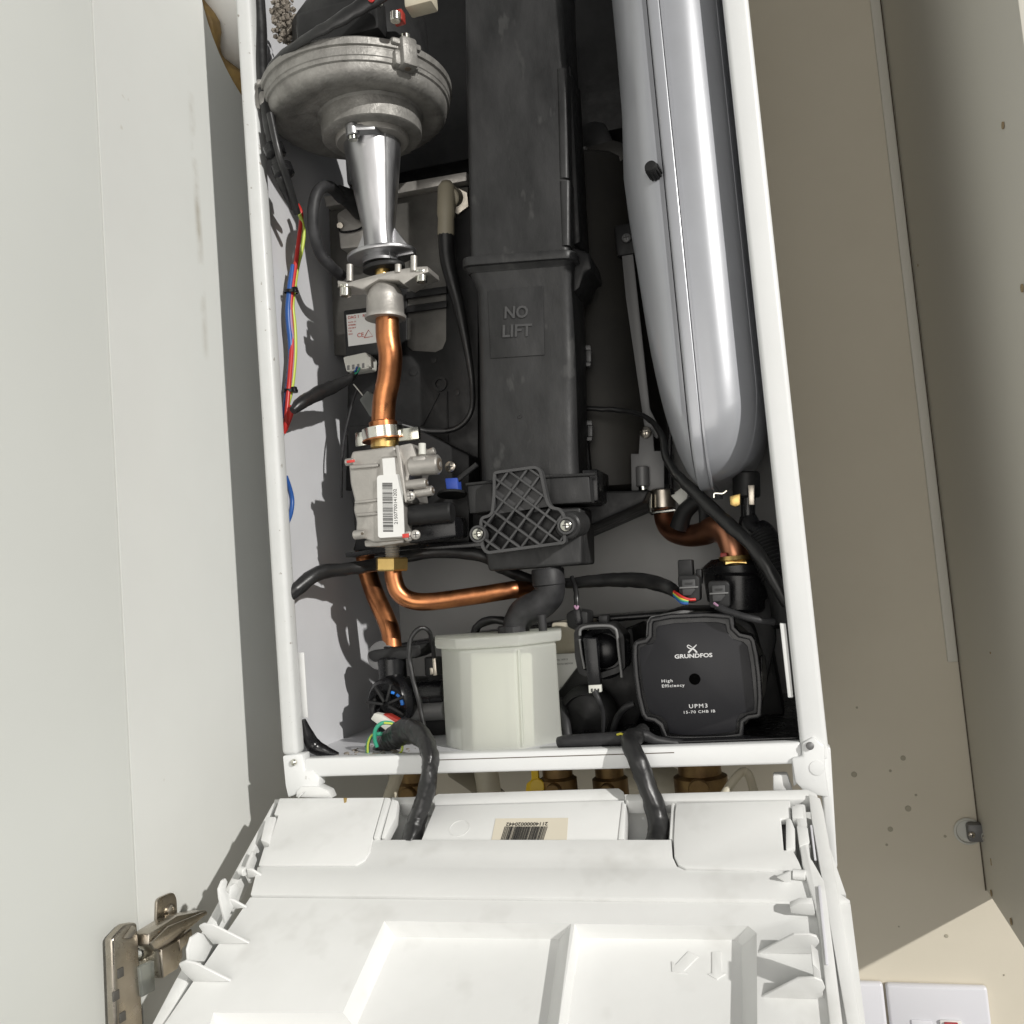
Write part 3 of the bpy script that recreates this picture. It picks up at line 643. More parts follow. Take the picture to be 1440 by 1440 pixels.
# upper flange plate: oval, then posts to the lower plate
def oval(c, rx, ry, th, axis, n=36, X=V((1, 0, 0))):
    x, y, a = basis(axis, X); l = lambda z: [c+a*z+x*(rx*math.cos(2*math.pi*k/n))+y*(ry*math.sin(2*math.pi*k/n)) for k in range(n)]
    return bevelled(loft([l(0), l(th)]), th*.25, 2)
axn = ax.normalized()
mk('upper_flange', oval(fl0, rv(50, fl0), rv(40, fl0), .0035, axn), M['alu'], ven, 40)
for (x, y0, y1) in ((492, 372, 396), (582, 360, 382), (560, 372, 384)):
    mk('flange_post', cyl(P(x, y1, YV-.012), P(x, y0, YV-.012), .0028, 10), M['castl'], ven)
mk('gas_nozzle', cyl(ZC(538, 392), ZC(538, 372), .0062, 16), M['brass'], ven)
mk('flange_disc', oval(ZC(540, 380), .018, .014, .004, axn), M['black'], ven)  # black oval disc between the funnel flange and the injector plate

inj = thing('gas_injector', 'cast silver gas injector flange with two bolts below the funnel', 'gas injector', ZC(543, 452))
fcn = ZC(538, 391)
lowpts = cv(360, 300, 4, [(455, 375), (520, 385), (700, 335), (880, 300), (965, 295), (972, 330), (900, 352), (830, 400), (800, 375), (690, 372), (640, 400), (600, 430), (540, 410), (460, 412)])
mk('flange_plate', merge(prism([P(x, y, YV-.013) for x, y in lowpts], (0, .026, 0), .0012)), M['castl'], inj)
nk = [ZC(542, 447), ZC(541, 396)]
na = nk[1]-nk[0]; nl = na.length; rr = rv(26, nk[0])
mk('neck', lathe([(rr*1.1, -.001), (rr*1.12, .0012), (rr*1.02, .003), (rr*1.0, nl*.55), (rr*.88, nl*.72), (rr*.62, nl*.9), (rr*.5, nl)], nk[0], na, 32), M['castl'], inj, 50)
for (x, y) in ((486, 408), (593, 388)):
    b = mk('bolt', cyl(P(x, y+9, YV-.008), P(x, y-4, YV-.008), .0047, 16), M['chrome'], inj)
    mk('washer', cyl(P(x, y-3, YV-.008), P(x, y-6, YV-.008), .0064, 18), M['chrome'], b)
    mk('hex_recess', cyl(P(x, y+9.6, YV-.008), P(x, y+8.8, YV-.008), .0022, 6, hexa=True), M['seam'], b)

# ================================================================== COPPER PIPES
YG = .054
def rp_(px, p): return px*MPP(p)
pipe('gas_pipe', [(545, 440, YV), (545, 470, YV), (549, 500, .048), (547, 530, .051), (541, 560, .053), (539, 585, YG), (538, 606, YG)], 16.6, 'copper', 'bright bent copper pipe between silver injector and gas valve', 'pipe', 20)
ck = thing('pipe_clip', 'shiny plated spring clip holding copper pipe on the gas valve', 'pipe clip', P(540, 625, YG))
mk('pipe_bead', lathe([(rp_(17, P(539, 597, YG)), -.002), (rp_(20, P(539, 597, YG)), -.001), (rp_(20, P(539, 597, YG)), .003), (rp_(17, P(539, 597, YG)), .004)], P(539, 599, YG), (0, 0, 1), 24), M['copper'], ck, 60)
mk('band', lathe([(.0150, 0), (.0172, 0), (.0172, .0095), (.0150, .0095)], P(540, 619, YG), (-.04, 0, 1), 36, cap=(False, False)), M['chrome'], ck, 40)
mk('clip_ear', box(P(576, 611, YG), .018, .006, .0105, .001), M['chrome'], ck)
mk('clip_ear', box(P(509, 618, YG+.01), .010, .006, .012, .001), M['chrome'], ck)
mk('copper_washer', lathe([(.012, 0), (.0178, 0), (.0178, .0012), (.012, .0012)], P(540, 620, YG), (-.04, 0, 1), 30), M['copper'], ck)
mk('spigot', cyl(P(541, 632, YG), P(541, 612, YG), .0115, 24), M['brass'], ck)
pipe('gas_pipe', [(552, 795, .05), (554, 815, .05), (561, 833, .051), (578, 844, .054), (605, 846, .058), (660, 839, .07), (705, 832, .08), (725, 829, .085), (742, 830, .10)], 12.5, 'copper', 'copper pipe bending right from brass nut under gas valve', 'pipe', 18)
pipe('flow_pipe', [(512, 770, .115), (516, 800, .112), (527, 835, .106), (541, 866, .100), (549, 888, .097), (552, 915, .095)], 13.5, 'copper', 'copper pipe running down behind nut into black valve at lower left', 'pipe', 18)

# ================================================================== GAS VALVE
YGV = .028
gvm = lambda pts: cv(400, 580, 4.8, pts)
gv = thing('gas_valve', 'grey cast gas valve with barcode label below copper pipe', 'gas valve', P(540, 790, YG))
body = gvm([(455, 262), (560, 250), (740, 225), (768, 300), (800, 420), (812, 860), (600, 880), (535, 850), (478, 850), (484, 735), (463, 655), (472, 600), (443, 480), (432, 345)])
bd = mk('body', pslab(rounded(body, 4), YGV+.004, .052, .003, 3), M['castl'], gv, 40)
mk('body_rib', pslab(gvm([(436, 352), (632, 342), (634, 366), (440, 384)]), YGV+.001, .008, .0014), M['castl'], bd)
mk('body_rib', pslab(gvm([(470, 596), (636, 578), (636, 600), (468, 618)]), YGV+.001, .008, .0014), M['castl'], bd)
mk('body_rib', pslab(gvm([(470, 680), (636, 668), (636, 692), (486, 706)]), YGV+.0015, .008, .0014), M['castl'], bd)
mk('body_face', pslab(rounded(gvm([(640, 300), (755, 290), (800, 440), (806, 850), (630, 858), (632, 640)]), 4), YGV, .01, .002), M['castl'], bd)
mk('front_plate', pslab(gvm([(745, 222), (768, 218), (790, 320), (826, 600), (812, 612), (772, 420)]), YGV-.003, .04, .001), M['castl'], gv)
mk('right_casting', pslab(rounded(gvm([(768, 225), (860, 205), (890, 300), (850, 400), (830, 470), (850, 600), (826, 600), (800, 420)]), 4), YGV+.002, .04, .002), M['castl'], gv)
def hcyl(a, b, y, r, m, parent, name, hollow=False, yo=0.0, n=20):
    p, q = P(*gvm([a])[0], y), P(*gvm([b])[0], y+yo); R = r/4.8*MPP(p)
    o = mk(name, cyl(p, q, R, n, R*.15), M[m], parent)
    if hollow:
        d = (q-p).normalized(); mk('bore', lathe([(R*.62, 0), (R*.62, .0006), (R*.2, .0008)], q+d*.00005, d, 18), M['seam'], o); mk('bore_pin', cyl(q, q+d*.0013, R*.28, 12), M['castl'], o)
    return o
hcyl((850, 365), (1045, 350), YGV+.004, 68, 'castl', gv, 'adjuster_nozzle', True)
hcyl((900, 300), (1015, 258), YGV+.016, 26, 'castl', gv, 'test_nipple')
hcyl((825, 492), (960, 475), YGV+.002, 34, 'castl', gv, 'test_nipple', True)
hcyl((880, 545), (1002, 526), YGV+.006, 34, 'castl', gv, 'test_nipple', True)
mk('nozzle_block', pslab(rounded(gvm([(858, 300), (950, 290), (960, 380), (870, 395)]), 3), YGV-.003, .02, .0015), M['castl'], gv)
mk('nylon_pin', cyl(P(*gvm([(930, 285)])[0], YGV+.004), P(*gvm([(930, 208)])[0], YGV+.004), .0029, 14), M['nylon'], gv)
hcyl((815, 700), (1135, 670), YGV+.016, 70, 'black', gv, 'solenoid', False, 0, 28)
mk('coil_block', pslab(gvm([(820, 730), (1150, 700), (1160, 840), (830, 885)]), YGV+.02, .03, .002), M['gloss'], gv)
mk('blue_plug', pslab(gvm([(1082, 445), (1165, 440), (1172, 520), (1170, 535), (1095, 540)]), YGV+.028, .01, .0008), M['pluginblue'], gv)
mk('plug_flange', lathe([(.012, 0), (.0125, .001), (.012, .002)], P(*gvm([(1130, 560)])[0], YGV+.034), (0, .2, 1), 24), M['black'], gv)
screw(P(*gvm([(1122, 368)])[0], YGV+.04), .0050, gv, m='steel')
mk('plug_lead', tube([P(*gvm([p])[0], YGV+.032) for p in ((1165, 460), (1200, 430), (1250, 390), (1300, 350))], .0022, 8), M['sleeve'], gv)
# left lugs and screws
o = hcyl((415, 338), (470, 330), YGV+.004, 26, 'castl', gv, 'screw_boss')
mk('red_seal', box(P(*gvm([(447, 330)])[0], YGV-.0012), .007, .0009, .0022, .0003), M['paintred'], o)
o = hcyl((470, 828), (545, 820), YGV+.002, 32, 'castl', gv, 'screw_boss')
mk('boss_hole', cyl(P(*gvm([(525, 818)])[0], YGV-.0050), P(*gvm([(525, 818)])[0], YGV-.0042), .0012, 10), M['seam'], o)
for (a, b, r) in ((848, 566, .0042), (885, 826, .0040), (838, 836, .0042)):
    screw(P(*gvm([(a, b)])[0], YGV), r, gv, (.45, -1, 0), 'castl')
mk('red_seal', box(P(*gvm([(818, 832)])[0], YGV-.0040), .0055, .0009, .0032, .0003), M['paintred'], gv)
mk('body_foot', pslab(gvm([(535, 862), (805, 845), (806, 880), (640, 905), (540, 908)]), YGV+.008, .036, .0015), M['castl'], gv)
th = [P(552, 787, .05), P(551, 762, .05)]; axx = th[1]-th[0]; L_ = axx.length
pr = []; r0 = rp_(10.5, th[0])
for k in range(7): pr += [(r0*.86, k*L_/7), (r0, (k+.5)*L_/7)]
mk('threaded_stub', lathe(pr, th[0], axx, 20), M['castl'], gv, 20)
nut = mk('union_nut', cyl(P(551, 803, .05), P(551, 784, .05), .0138, bev=.0012, hexa=True), M['brass'], gv, 20)
# labels on the valve
lq = rounded(gvm([(624, 425), (795, 415), (810, 835), (632, 848)]), 5, 5)
lab = mk('barcode_label', pslab(lq, YGV-.0008, .0006, 0), M['paper'], gv, 0)
lw = mk('small_label', pslab(gvm([(660, 312), (745, 305), (752, 425), (668, 425)]), YGV-.0004, .0003, 0), M['paper'], gv, 0)
rng = random.Random(12); bars = []; t = 0
while t < 1:
    w = rng.choice((.006, .006, .012, .018)); t2 = min(1, t+w)
    l = lambda u, v_: P(*gvm([(660+u*68+v_*6, 475+v_*330)])[0], YGV-.00095)
    bars.append(prism([l(0, t), l(1, t), l(1, t2), l(0, t2)], (0, .0001, 0), 0)); t = t2+rng.choice((.006, .008, .014))
mk('barcode', merge(*bars), M['inkb'], lab, 0)
tp, tq = P(*gvm([(755, 770)])[0], YGV-.00095), P(*gvm([(746, 500)])[0], YGV-.00095)
td = (tq-tp).normalized(); tn = V((0, -1, 0)); tu = tn.cross(td)
mk('barcode_digits', text_mesh('2150770014120 2'.replace(' ', ''), (tq-tp).length/7.9, (tp+tq)/2, td, tu, .00005), M['inkb'], lab, 0)

# ================================================================== HEAT EXCHANGER AND WHAT IS BOLTED TO ITS FRONT
hx = thing('heat_exchanger', 'dark cylindrical heat exchanger filling the back of the boiler', 'heat exchanger', P(780, 690, .2))
mk('shell', loft([[P(x, y, Y_) for x, y in ((0, 0),)]*3]) if False else lathe([(.060, 0), (.066, .004), (.066, .30), (.060, .306)], V((P(828, 480, .205).x, .205, P(828, 692, .14).z)), (0, 0, 1), 48), M['hexm'], hx, 50)
hz0, hz1 = P(700, 700, .19).z, P(700, 250, .19).z
hxl, hxr = P(485, 480, .19).x, P(815, 480, .19).x
mk('back_shield', boxx(P(487, 480, .135).x, P(815, 480, .135).x, .135, .24, P(700, 700, .135).z, P(560, 262, .135).z, .004), M['black'], hx)
mk('top_cover', pslab(rounded([(812, 205), (812, 178), (835, 168), (850, 172), (862, 195), (862, 212), (812, 218)], 5), .17, .05, .003), M['black'], hx)
mk('top_flange', pslab([(808, 210), (862, 196), (876, 200), (880, 222), (866, 232), (812, 232)], .162, .06, .002), M['hexm'], hx)
mk('top_flange', pslab([(812, 236), (878, 226), (884, 246), (815, 262)], .168, .05, .002), M['black'], hx)
mk('flange_bolt', cyl(P(820, 222, .160), P(820, 208, .160), .004, 12), M['strap'], hx)
mk('dark_backing', pslab([(440, -160), (905, -160), (900, 175), (440, 268)], .195, .04, .002), M['black'], hx)  # black sheet added so the recess behind the fan stays dark
# grey burner plate with its folded top edge
bp = mk('burner_plate', pslab([(462, 292), (658, 262), (660, 500), (470, 500)], 0.1300, .004, .0008), M['gplate'], hx, label='sooty grey burner plate')
mk('plate_lip', pslab([(455, 276), (656, 241), (656, 254), (458, 291)], 0.1200, .012, .0012), M['castl'], hx)
# black shield in front of it: a U round the grey window
mk('front_shield', pslab([(560, 385), (572, 385), (572, 487), (580, 493), (612, 495), (622, 490), (627, 478), (627, 290), (672, 285), (672, 690), (486, 690), (490, 500), (560, 500)], 0.1275, .0022, .0006), M['black'], hx)
for (y0, y1) in ((404, 416), (424, 436)):
    mk('shield_rib', pslab([(571, y0+6), (628, y0-2), (628, y1-4), (571, y1+4)], 0.1245, .003, .0008), M['black'], hx)
mk('shield_boss', lathe([(.0068, 0), (.0068, .002), (.0040, .002), (.0036, .0005), (.001, .0004)], P(619, 540, 0.1275), (0, -1, 0), 24), M['black'], hx)
for (a, b, r) in ((582, 522, .0042), (610, 506, .003), (642, 552, .003)):
    mk('shield_boss', lathe([(r, 0), (r, .0008), (r*.6, .001)], P(a, b, 0.1275), (0, -1, 0), 18), M['black'], hx)
mk('shield_rib', pslab([(592, 598), (616, 552), (618, 553), (595, 598)], 0.1260, .002, .0003), M['black'], hx)
mk('shield_rib', pslab([(627, 550), (629, 550), (632, 690), (630, 690)], 0.1260, .002, .0003), M['black'], hx)
# clips, strap and bracket on the right of the shell
for (a, b, c_, d) in ((804, 486, 832, 515), (808, 592, 834, 620)):
    o = [(a, b), (c_-3, b-1), (c_, b+4), (c_, d-4), (c_-2, d-1), (a+2, d)]
    m = merge(*[pslab(q_, .118, .004, .0008) for q_ in ([(a, b), (c_-2, b-1), (c_-1, b+6), (a, b+6)], [(c_-8, b+6.2), (c_-1, b+6.2), (c_-1, d-6.2), (c_-8, d-6.2)], [(a, d-6), (c_-1, d-6), (c_-2, d), (a, d)])])
    mk('cover_clip', m, M['strap'], hx)
mk('strap', pslab(rounded([(872, 334), (886, 326), (893, 330), (889, 345), (914, 575), (929, 605), (924, 618), (906, 600), (880, 420)], 3), .150, .004, .0008), M['strap'], hx)
screw(P(881, 340-5, .146), .0042, hx, m='strap'); mk('strap_pad', box(P(882, 338, .152), .02, .008, .028, .002), M['black'], hx)
br = mk('sensor_bracket', pslab([(898, 638), (900, 606), (908, 598), (918, 606), (920, 634), (934, 634), (934, 690), (888, 690), (887, 638)], .138, .003, .0006), M['strap'], hx)
screw(P(908, 608, .1365), .0052, hx, m='steel')
mk('bracket_boss', cyl(P(904, 684, .134), P(903, 656, .134), .0056, 14), M['strap'], hx)
mk('nozzle_tip', cyl(P(905, 690, .134), P(904, 683, .134), .004, 12), M['chrome'], hx)
mk('drip_tray', pslab([(495, 775), (520, 690), (880, 690), (912, 690), (905, 706), (800, 752), (640, 772)], .105, .1, .002), M['black'], hx, label='black sloping drip tray under the heat exchanger')
mk('tray_ledge', pslab([(485, 778), (560, 766), (700, 760), (700, 768), (560, 776), (486, 784)], .085, .03, .0008), M['gloss'], hx)
mk('valve_backing', pslab([(487, 600), (560, 590), (660, 640), (660, 770), (500, 775)], .095, .03, .002), M['black'], hx)

# ignition module behind the copper pipe
im = thing('ignition_module', 'black ignition module with red printed label behind copper pipe', 'ignition module', P(505, 520, .09))
mk('case', pslab(rounded([(482, 436), (545, 428), (548, 496), (486, 506)], 4), .088, .03, .002), M['black'], im)
lb3 = mk('printed_label', pslab([(487, 443), (540, 436), (542, 480), (490, 487)], .0876, .0004, 0), M['paper'], im, 0)
def ptext(s, a, b, y, hpx, m, parent, name='print', sx=1.0, bold=0., align='LEFT', tilt=None, depth=.00008, space=1.0):
    p = P(a, b, y); X = V((1, 0, 0)) if tilt is None else (P(a+100, b-100*tilt, y)-p).normalized(); Up = V((0, -1, 0)).cross(X)*-1
    Up = X.cross(V((0, 1, 0))); Up = Up if Up.z > 0 else -Up
    N_ = X.cross(Up)
    return mk(name, text_mesh(s, hpx*MPP(p)/.70, p, X, Up, depth, align, bold, space, sx), M[m], parent, 0)
ptext('DAG 1   RPN / B2', 489, 447, .0872, 4.2, 'inkr', lb3, tilt=.13)
for k, s_ in enumerate(('Art.Nr  01', 'RP400086', '220 230 V', 'T 60', 'I 0.5A')):
    ptext(s_, 489.5, 453.5+k*4.2, .0872, 2.0, 'inkr', lb3, tilt=.13)
ptext('CE', 502, 472, .0872, 6, 'inkr', lb3, tilt=.13)
tri = [P(x, y, .0872) for x, y in ((512, 475), (518, 464), (524, 473))]
mk('print', tube(tri+[tri[0]], .0003, 5, 1), M['inkr'], lb3, 0)
pl = mk('plug', pslab(rounded([(482, 502), (514, 495), (520, 503), (519, 518), (487, 523)], 3), .078, .016, .001), M['nylon'], im)
for k in range(4): mk('plug_slot', pslab([(488+k*7, 514-k), (491+k*7, 513.5-k), (491+k*7, 520-k), (488+k*7, 520.5-k)], .0775, .001, 0), M['inkg'], pl, 0)
mk('plug_latch', pslab([(513, 500), (521, 502), (522, 516), (514, 514)], .076, .006, .0006), M['nylon'], im)
mk('clear_plug', pslab([(505, 562), (516, 549), (527, 560), (527, 584), (520, 586)], .08, .01, .001), M['clear'], im)

# ignition electrode boot and lead
el = thing('electrode_lead', 'beige electrode boot with black tapered lead left of the black duct', 'electrode', P(650, 590, .16))
mk('boot', lathe([(rp_(9.5, P(627, 290, .105)), 0), (rp_(12, P(627, 290, .105)), .004), (rp_(11.5, P(627, 290, .105)), .018), (rp_(13, P(627, 290, .105)), .022), (rp_(12.5, P(627, 290, .105)), .046), (rp_(7, P(627, 290, .105)), .051)], P(627, 336, .105), P(628, 255, .105)-P(627, 336, .105), 24), M['beige'], el, 60)
mk('boot_elbow', cyl(P(632, 278, .105), P(642, 277, .128), .0085, 20), M['beige'], el)
mk('hex_collar', cyl(P(642, 282, .120), P(643, 282, .128), .0125, hexa=True), M['steel'], el, 20)
mk('lead', tube([P(627, 330, .105), P(630, 370, .106), (P(645, 430, .108)), P(657, 490, .108), P(664, 540, .108), P(662, 580, .105), P(640, 603, .105), P(600, 606, .10), P(565, 598, .09)], [.0072, .0068, .0052, .0036, .0026, .0024, .0024, .0024, .0024], 12, 6), M['sleeve'], el, 60)

# flame sensor block and its dusty hose
fsn = thing('flame_sensor', 'grey cast sensor block with clamp behind the funnel', 'sensor', P(495, 345, .11))
mk('block', pslab(rounded([(473, 300), (486, 292), (530, 285), (535, 345), (478, 350)], 4), .105, .02, .002), M['castl'], fsn)
mk('clamp', tube([P(476, 318, .103), P(480, 326, .103), P(500, 324, .103), P(512, 318, .103)], .001, 6), M['gloss'], fsn)
mk('bolt', cyl(P(478, 317, .102), P(478, 317, .107), .003, 12), M['steel'], fsn)
mk('plug', tube([P(474, 270, .068), P(492, 280, .08), P(508, 296, .10)], [.0065, .0085, .0092], 14), M['black'], fsn)
pipe('sensor_hose', [(480, 279, .07), (464, 263, .05), (449, 267, .035), (441, 290, .03), (441, 325, .032), (450, 355, .04), (465, 375, .05), (480, 388, .07)], 8.5, 'hose', 'dusty black hose loop left of the funnel', 'hose')

# ================================================================== BLACK FLUE DUCT
DX = V((0, 1, 0))
def dsec(y, xl, xr, yf, dep, tilt=9, r=.006, n=5):
    FL, FR = P(xl, y, yf), P(xr, y-tilt, yf); w = (FR-FL).length; ux = (FR-FL)/w; out = []
    for cxx, cyy, a0 in ((r, r, math.pi), (w-r, r, 1.5*math.pi), (w-r, dep-r, 0), (r, dep-r, .5*math.pi)):
        for k in range(n+1):
            a = a0+k/n*math.pi/2; out.append(FL+ux*(cxx+r*math.cos(a))+DX*(cyy+r*math.sin(a)))
    return out
duct = thing('flue_duct', 'tall black plastic flue duct in the centre of the boiler', 'flue duct', P(740, 800, .09))
YD = .062
mk('upper_duct', loft([dsec(-60, 650, 789, YD, .06), dsec(0, 652, 790, YD, .06), dsec(90, 653, 794, YD, .06), dsec(120, 653.5, 798, YD-.0002, .062), dsec(350, 659.5, 800, YD-.001, .062), dsec(366, 660, 800, YD-.001, .062)]), M['duct'], duct, 50)
mk('duct_rib', loft([dsec(96, 782, 797, YD-.0012, .05, 1, .003), dsec(250, 786, 799, YD-.002, .05, 1, .003)]), M['duct'], duct, 50)
mk('duct_rib', loft([dsec(254, 786, 801, YD-.0022, .05, 1, .003), dsec(345, 789, 801, YD-.002, .05, 1, .003)]), M['duct'], duct, 50)
mk('flange', bevelled(loft([dsec(374, 646, 808, YD-.010, .08, 12, .010), dsec(361, 646, 807, YD-.010, .08, 12, .010)]), .0012, 2), M['duct'], duct, 40)
mk('flange_skirt', loft([dsec(376, 650, 803, YD-.007, .074, 12, .009), dsec(384, 655, 801, YD-.004, .07, 11, .008)]), M['duct'], duct, 40)
mk('lower_duct', loft([dsec(380, 656, 803, YD-.004, .068, 10, .008), dsec(407, 668, 803, YD, .062, 9, .008), dsec(500, 671, 806, YD, .06, 7, .008), dsec(640, 673, 808, YD, .06, 6, .009), dsec(690, 674, 810, YD, .06, 6, .009)]), M['duct'], duct, 50)
mk('side_clip', pslab([(800, 345), (828, 355), (832, 378), (822, 382), (815, 404), (806, 412), (803, 380)], YD+.01, .05, .002), M['black'], duct)
mk('side_clip', pslab([(793, 85), (803, 95), (816, 340), (806, 345)], YD+.014, .04, .002), M['black'], duct)
plq = [(686, 409), (763, 402), (766, 499), (690, 504)]
pn = mk('raised_plate', pslab(plq, YD-.0009, .0012, .0003), M['duct'], duct)
ptext('NO', 726, 440, YD-.0013, 16.5, 'lattice', pn, 'lettering', .95, .0003, 'CENTER', .045, .0007)
ptext('LIFT', 727, 466, YD-.0013, 17, 'lattice', pn, 'lettering', 1.0, .0003, 'CENTER', .05, .0007)
mk('moulding_mark', lathe([(.0018, 0), (.0016, .0007), (.0009, .0007), (.0008, .0003)], P(731, 586, YD), (0, -1, 0), 14), M['duct'], duct)
mk('collar', pslab(cv(620, 600, 4.8, [(176, 392), (345, 372), (352, 570), (190, 588)]), YD-.006, .05, .0015), M['duct'], duct)
mk('collar', (pslab(cv(620, 600, 4.8, [(660, 345), (1000, 328), (1016, 512), (690, 528)]), YD-.006, .05, .0015)), M['duct'], duct)
mk('collar_lip', tube([P(*cv(620, 600, 4.8, [p])[0], YD-.0065) for p in ((170, 390), (345, 372))], .0012, 8), M['duct'], duct)
mk('collar_lip', tube([P(*cv(620, 600, 4.8, [p])[0], YD-.0065) for p in ((660, 340), (1005, 322), (1035, 318))], .0012, 8), M['duct'], duct)
mk('collar_back', pslab(cv(620, 600, 4.8, [(950, 292), (1058, 285), (1064, 500), (1000, 515)]), YD+.006, .05, .0012), M['gloss'], duct)
mk('sump', pslab(rounded(cv(620, 600, 4.8, [(320, 560), (945, 540), (952, 930), (320, 976), (300, 860)]), 5), YD, .055, .004, 3), M['duct'], duct)
mk('sump_boss', cyl(P(*cv(620, 600, 4.8, [(925, 655)])[0], YD+.01), P(*cv(620, 600, 4.8, [(850, 668)])[0], YD-.018), .0105, 24), M['duct'], duct)

# lattice retaining plate
YL = .040
lat = thing('lattice_bracket', 'dark grey lattice bracket screwed across the duct bottom', 'bracket', P(735, 775, YL))
lc6 = lambda pts: cv(620, 600, 4.8, pts)
LO = lc6([(362, 300), (640, 262), (678, 290), (722, 500), (748, 540), (805, 545), (842, 600), (845, 790), (305, 862), (268, 815), (258, 640), (272, 605), (335, 590), (348, 470), (350, 320)])
def inset(poly, d):
    n = len(poly); out = []
    ar = sum(poly[i][0]*poly[(i+1) % n][1]-poly[(i+1) % n][0]*poly[i][1] for i in range(n)); sg = 1 if ar > 0 else -1
    for i in range(n):
        p, a, b = V(poly[i]), V(poly[i-1]), V(poly[(i+1) % n]); e1 = (p-a).normalized(); e2 = (b-p).normalized()
        n1 = V((-e1.y, e1.x))*sg; n2 = V((-e2.y, e2.x))*sg; m = (n1+n2); m /= max(.35, m.length_squared/2)
        out.append(tuple(p+m*d))
    return out
LO = rounded(LO, 6, 4); LI = inset(LO, 4.0)
def frame_mesh(o, i, y, dep):
    a = [P(*p, y) for p in o]; b = [P(*p, y) for p in i]; e = V((0, dep, 0)); n = len(o)
    v = a+b+[p+e for p in a]+[p+e for p in b]; f = []
    for k in range(n):
        j = (k+1) % n; f += [(k, j, n+j, n+k), (k, 2*n+k, 2*n+j, j), (n+k, n+j, 3*n+j, 3*n+k), (2*n+k, 3*n+k, 3*n+j, 2*n+j)]
    return v, f
mk('rim', bevelled(frame_mesh(LO, LI, YL, .0085), .0004, 1, 50), M['lattice'], lat)
mk('web', pslab(inset(lc6([(362, 300), (640, 262), (678, 290), (722, 500), (735, 548), (330, 606), (348, 470), (350, 320)]), 2), YL+.0055, .0015, .0003), M['lattice'], lat)
mk('web', pslab(inset(lc6([(330, 610), (738, 550), (805, 548), (842, 600), (845, 790), (305, 862), (268, 815), (258, 640), (272, 612)]), 2), YL+.0115, .0015, .0003), M['black'], lat)
def clip_line(p, d, poly):
    ts = []; n = len(poly)
    for i in range(n):
        a, b = V(poly[i]), V(poly[(i+1) % n]); e = b-a; den = d.x*e.y-d.y*e.x
        if abs(den) < 1e-9: continue
        w = a-p; t = (w.x*e.y-w.y*e.x)/den; u = (w.x*d.y-w.y*d.x)/den
        if 0 <= u < 1: ts.append(t)
    ts.sort(); return [(p+d*ts[k], p+d*ts[k+1]) for k in range(0, len(ts)-1, 2)]
MID = inset(LO, 1.5)
for fam, (dx, dy, step, off) in enumerate(((1, .72, 19.5, 4), (.74, -1, 19.5, 8))):
    d = V((dx, dy)).normalized(); nrm = V((-d.y, d.x)); c = V((735, 720))
    for k in range(-9, 10):
        for a, b in clip_line(c+nrm*(k*step+off), d, MID):
            if (b-a).length < 6: continue
            m = nrm*1.5; yy = YL+.0006+.0003*fam
            mk('rib', pslab([tuple(a+m), tuple(b+m), tuple(b-m), tuple(a-m)], yy, .0065, .0003), M['lattice'], lat)
for (x, y) in ((672, 751), (796, 739)):
    q = P(x, y, YL-.001)
    mk('screw_ear', lathe([(.0068, .010), (.0068, 0), (.0066, -.0006), (.0052, -.0006), (.0050, .0008)], q, (0, 1, 0), 28), M['lattice'], lat)
    screw(q+V((0, .0008, 0)), .0047, lat)

# rubber elbow into the trap
ye = .075
eb = thing('drain_elbow', 'dusty black rubber elbow from duct down to white trap', 'rubber elbow', P(725, 890, ye))
ep = [(768, 800), (773, 822), (771, 838), (757, 851), (738, 860), (729, 872), (725, 884)]
mk('bend', tube([P(x, y, ye) for x, y in ep], [.0120, .0121, .0122, .0124, .0120, .0112, .0108], 24, 7), M['hose'], eb, 60)
mk('cuff', lathe([(.0120, 0), (.0132, .001), (.0132, .0125), (.0122, .0140)], P(772, 824, ye), P(770, 800, ye)-P(772, 824, ye), 28), M['hose'], eb, 40)
mk('collar', lathe([(.0125, 0), (.0130, .001), (.0130, .0075), (.0122, .0085)], P(723, 894, ye), (0, 0, 1), 14), M['hose'], eb, 25)

# ================================================================== CONDENSATE TRAP
tr = thing('condensate_trap', 'milky white plastic condensate trap box at the bottom centre', 'condensate trap', P(705, 1055, .06))
YT = .022
def tplan(k, py, shift=0.):       # plan outline at the level of a pixel row, k = shrink in pixels
    z = P(690, py, YT).z
    kr = k[1]; k = k[0]; pl = [(612+k, .052), (640+k*.6, YT+.004), (660+k*.4, YT), (730+kr*.6, YT), (790+kr, .052), (790+kr, .105), (612+k, .105)]
    out = []
    for px, y in pl:
        d = ray(px, py-(px-690)*.035); q = CAM+d*((y-CAM.y)/d.y); out.append(V((q.x, y, z)))
    return out
zt = [((9, -8), 913), ((11.5, -5), 960), ((14, -2), 1010), ((17, 2), 1062)]
lo = [tplan(k, y) for k, y in zt]
mk('body', bevelled(loft(lo[::-1]), .0022, 3, 20), M['milky'], tr, 45)
mk('lid', bevelled(loft([tplan((2, -1), 911), tplan((0, 0), 906), tplan((0, 0), 896)]), .0012, 2, 25), M['milky'], tr, 45)
for (x0, x1) in ((655, 662),):
    pass
mk('corner_rib', pslab([(728, 914), (730, 914), (736, 1050), (734, 1050)], YT-.0008, .003, .0004), M['milky'], tr)
mk('inner_chamber', bevelled(loft([[P(x, 1056, y) for x, y in ((664, .034), (752, .034), (752, .09), (664, .09))], [P(x, 918, y) for x, y in ((662, .034), (748, .034), (748, .09), (662, .09))]]), .002), M['nylon'], tr)
mk('inner_tube', cyl(P(646, 1054, .05), P(644, 1024, .05), .006, 18), M['wsock'], tr)
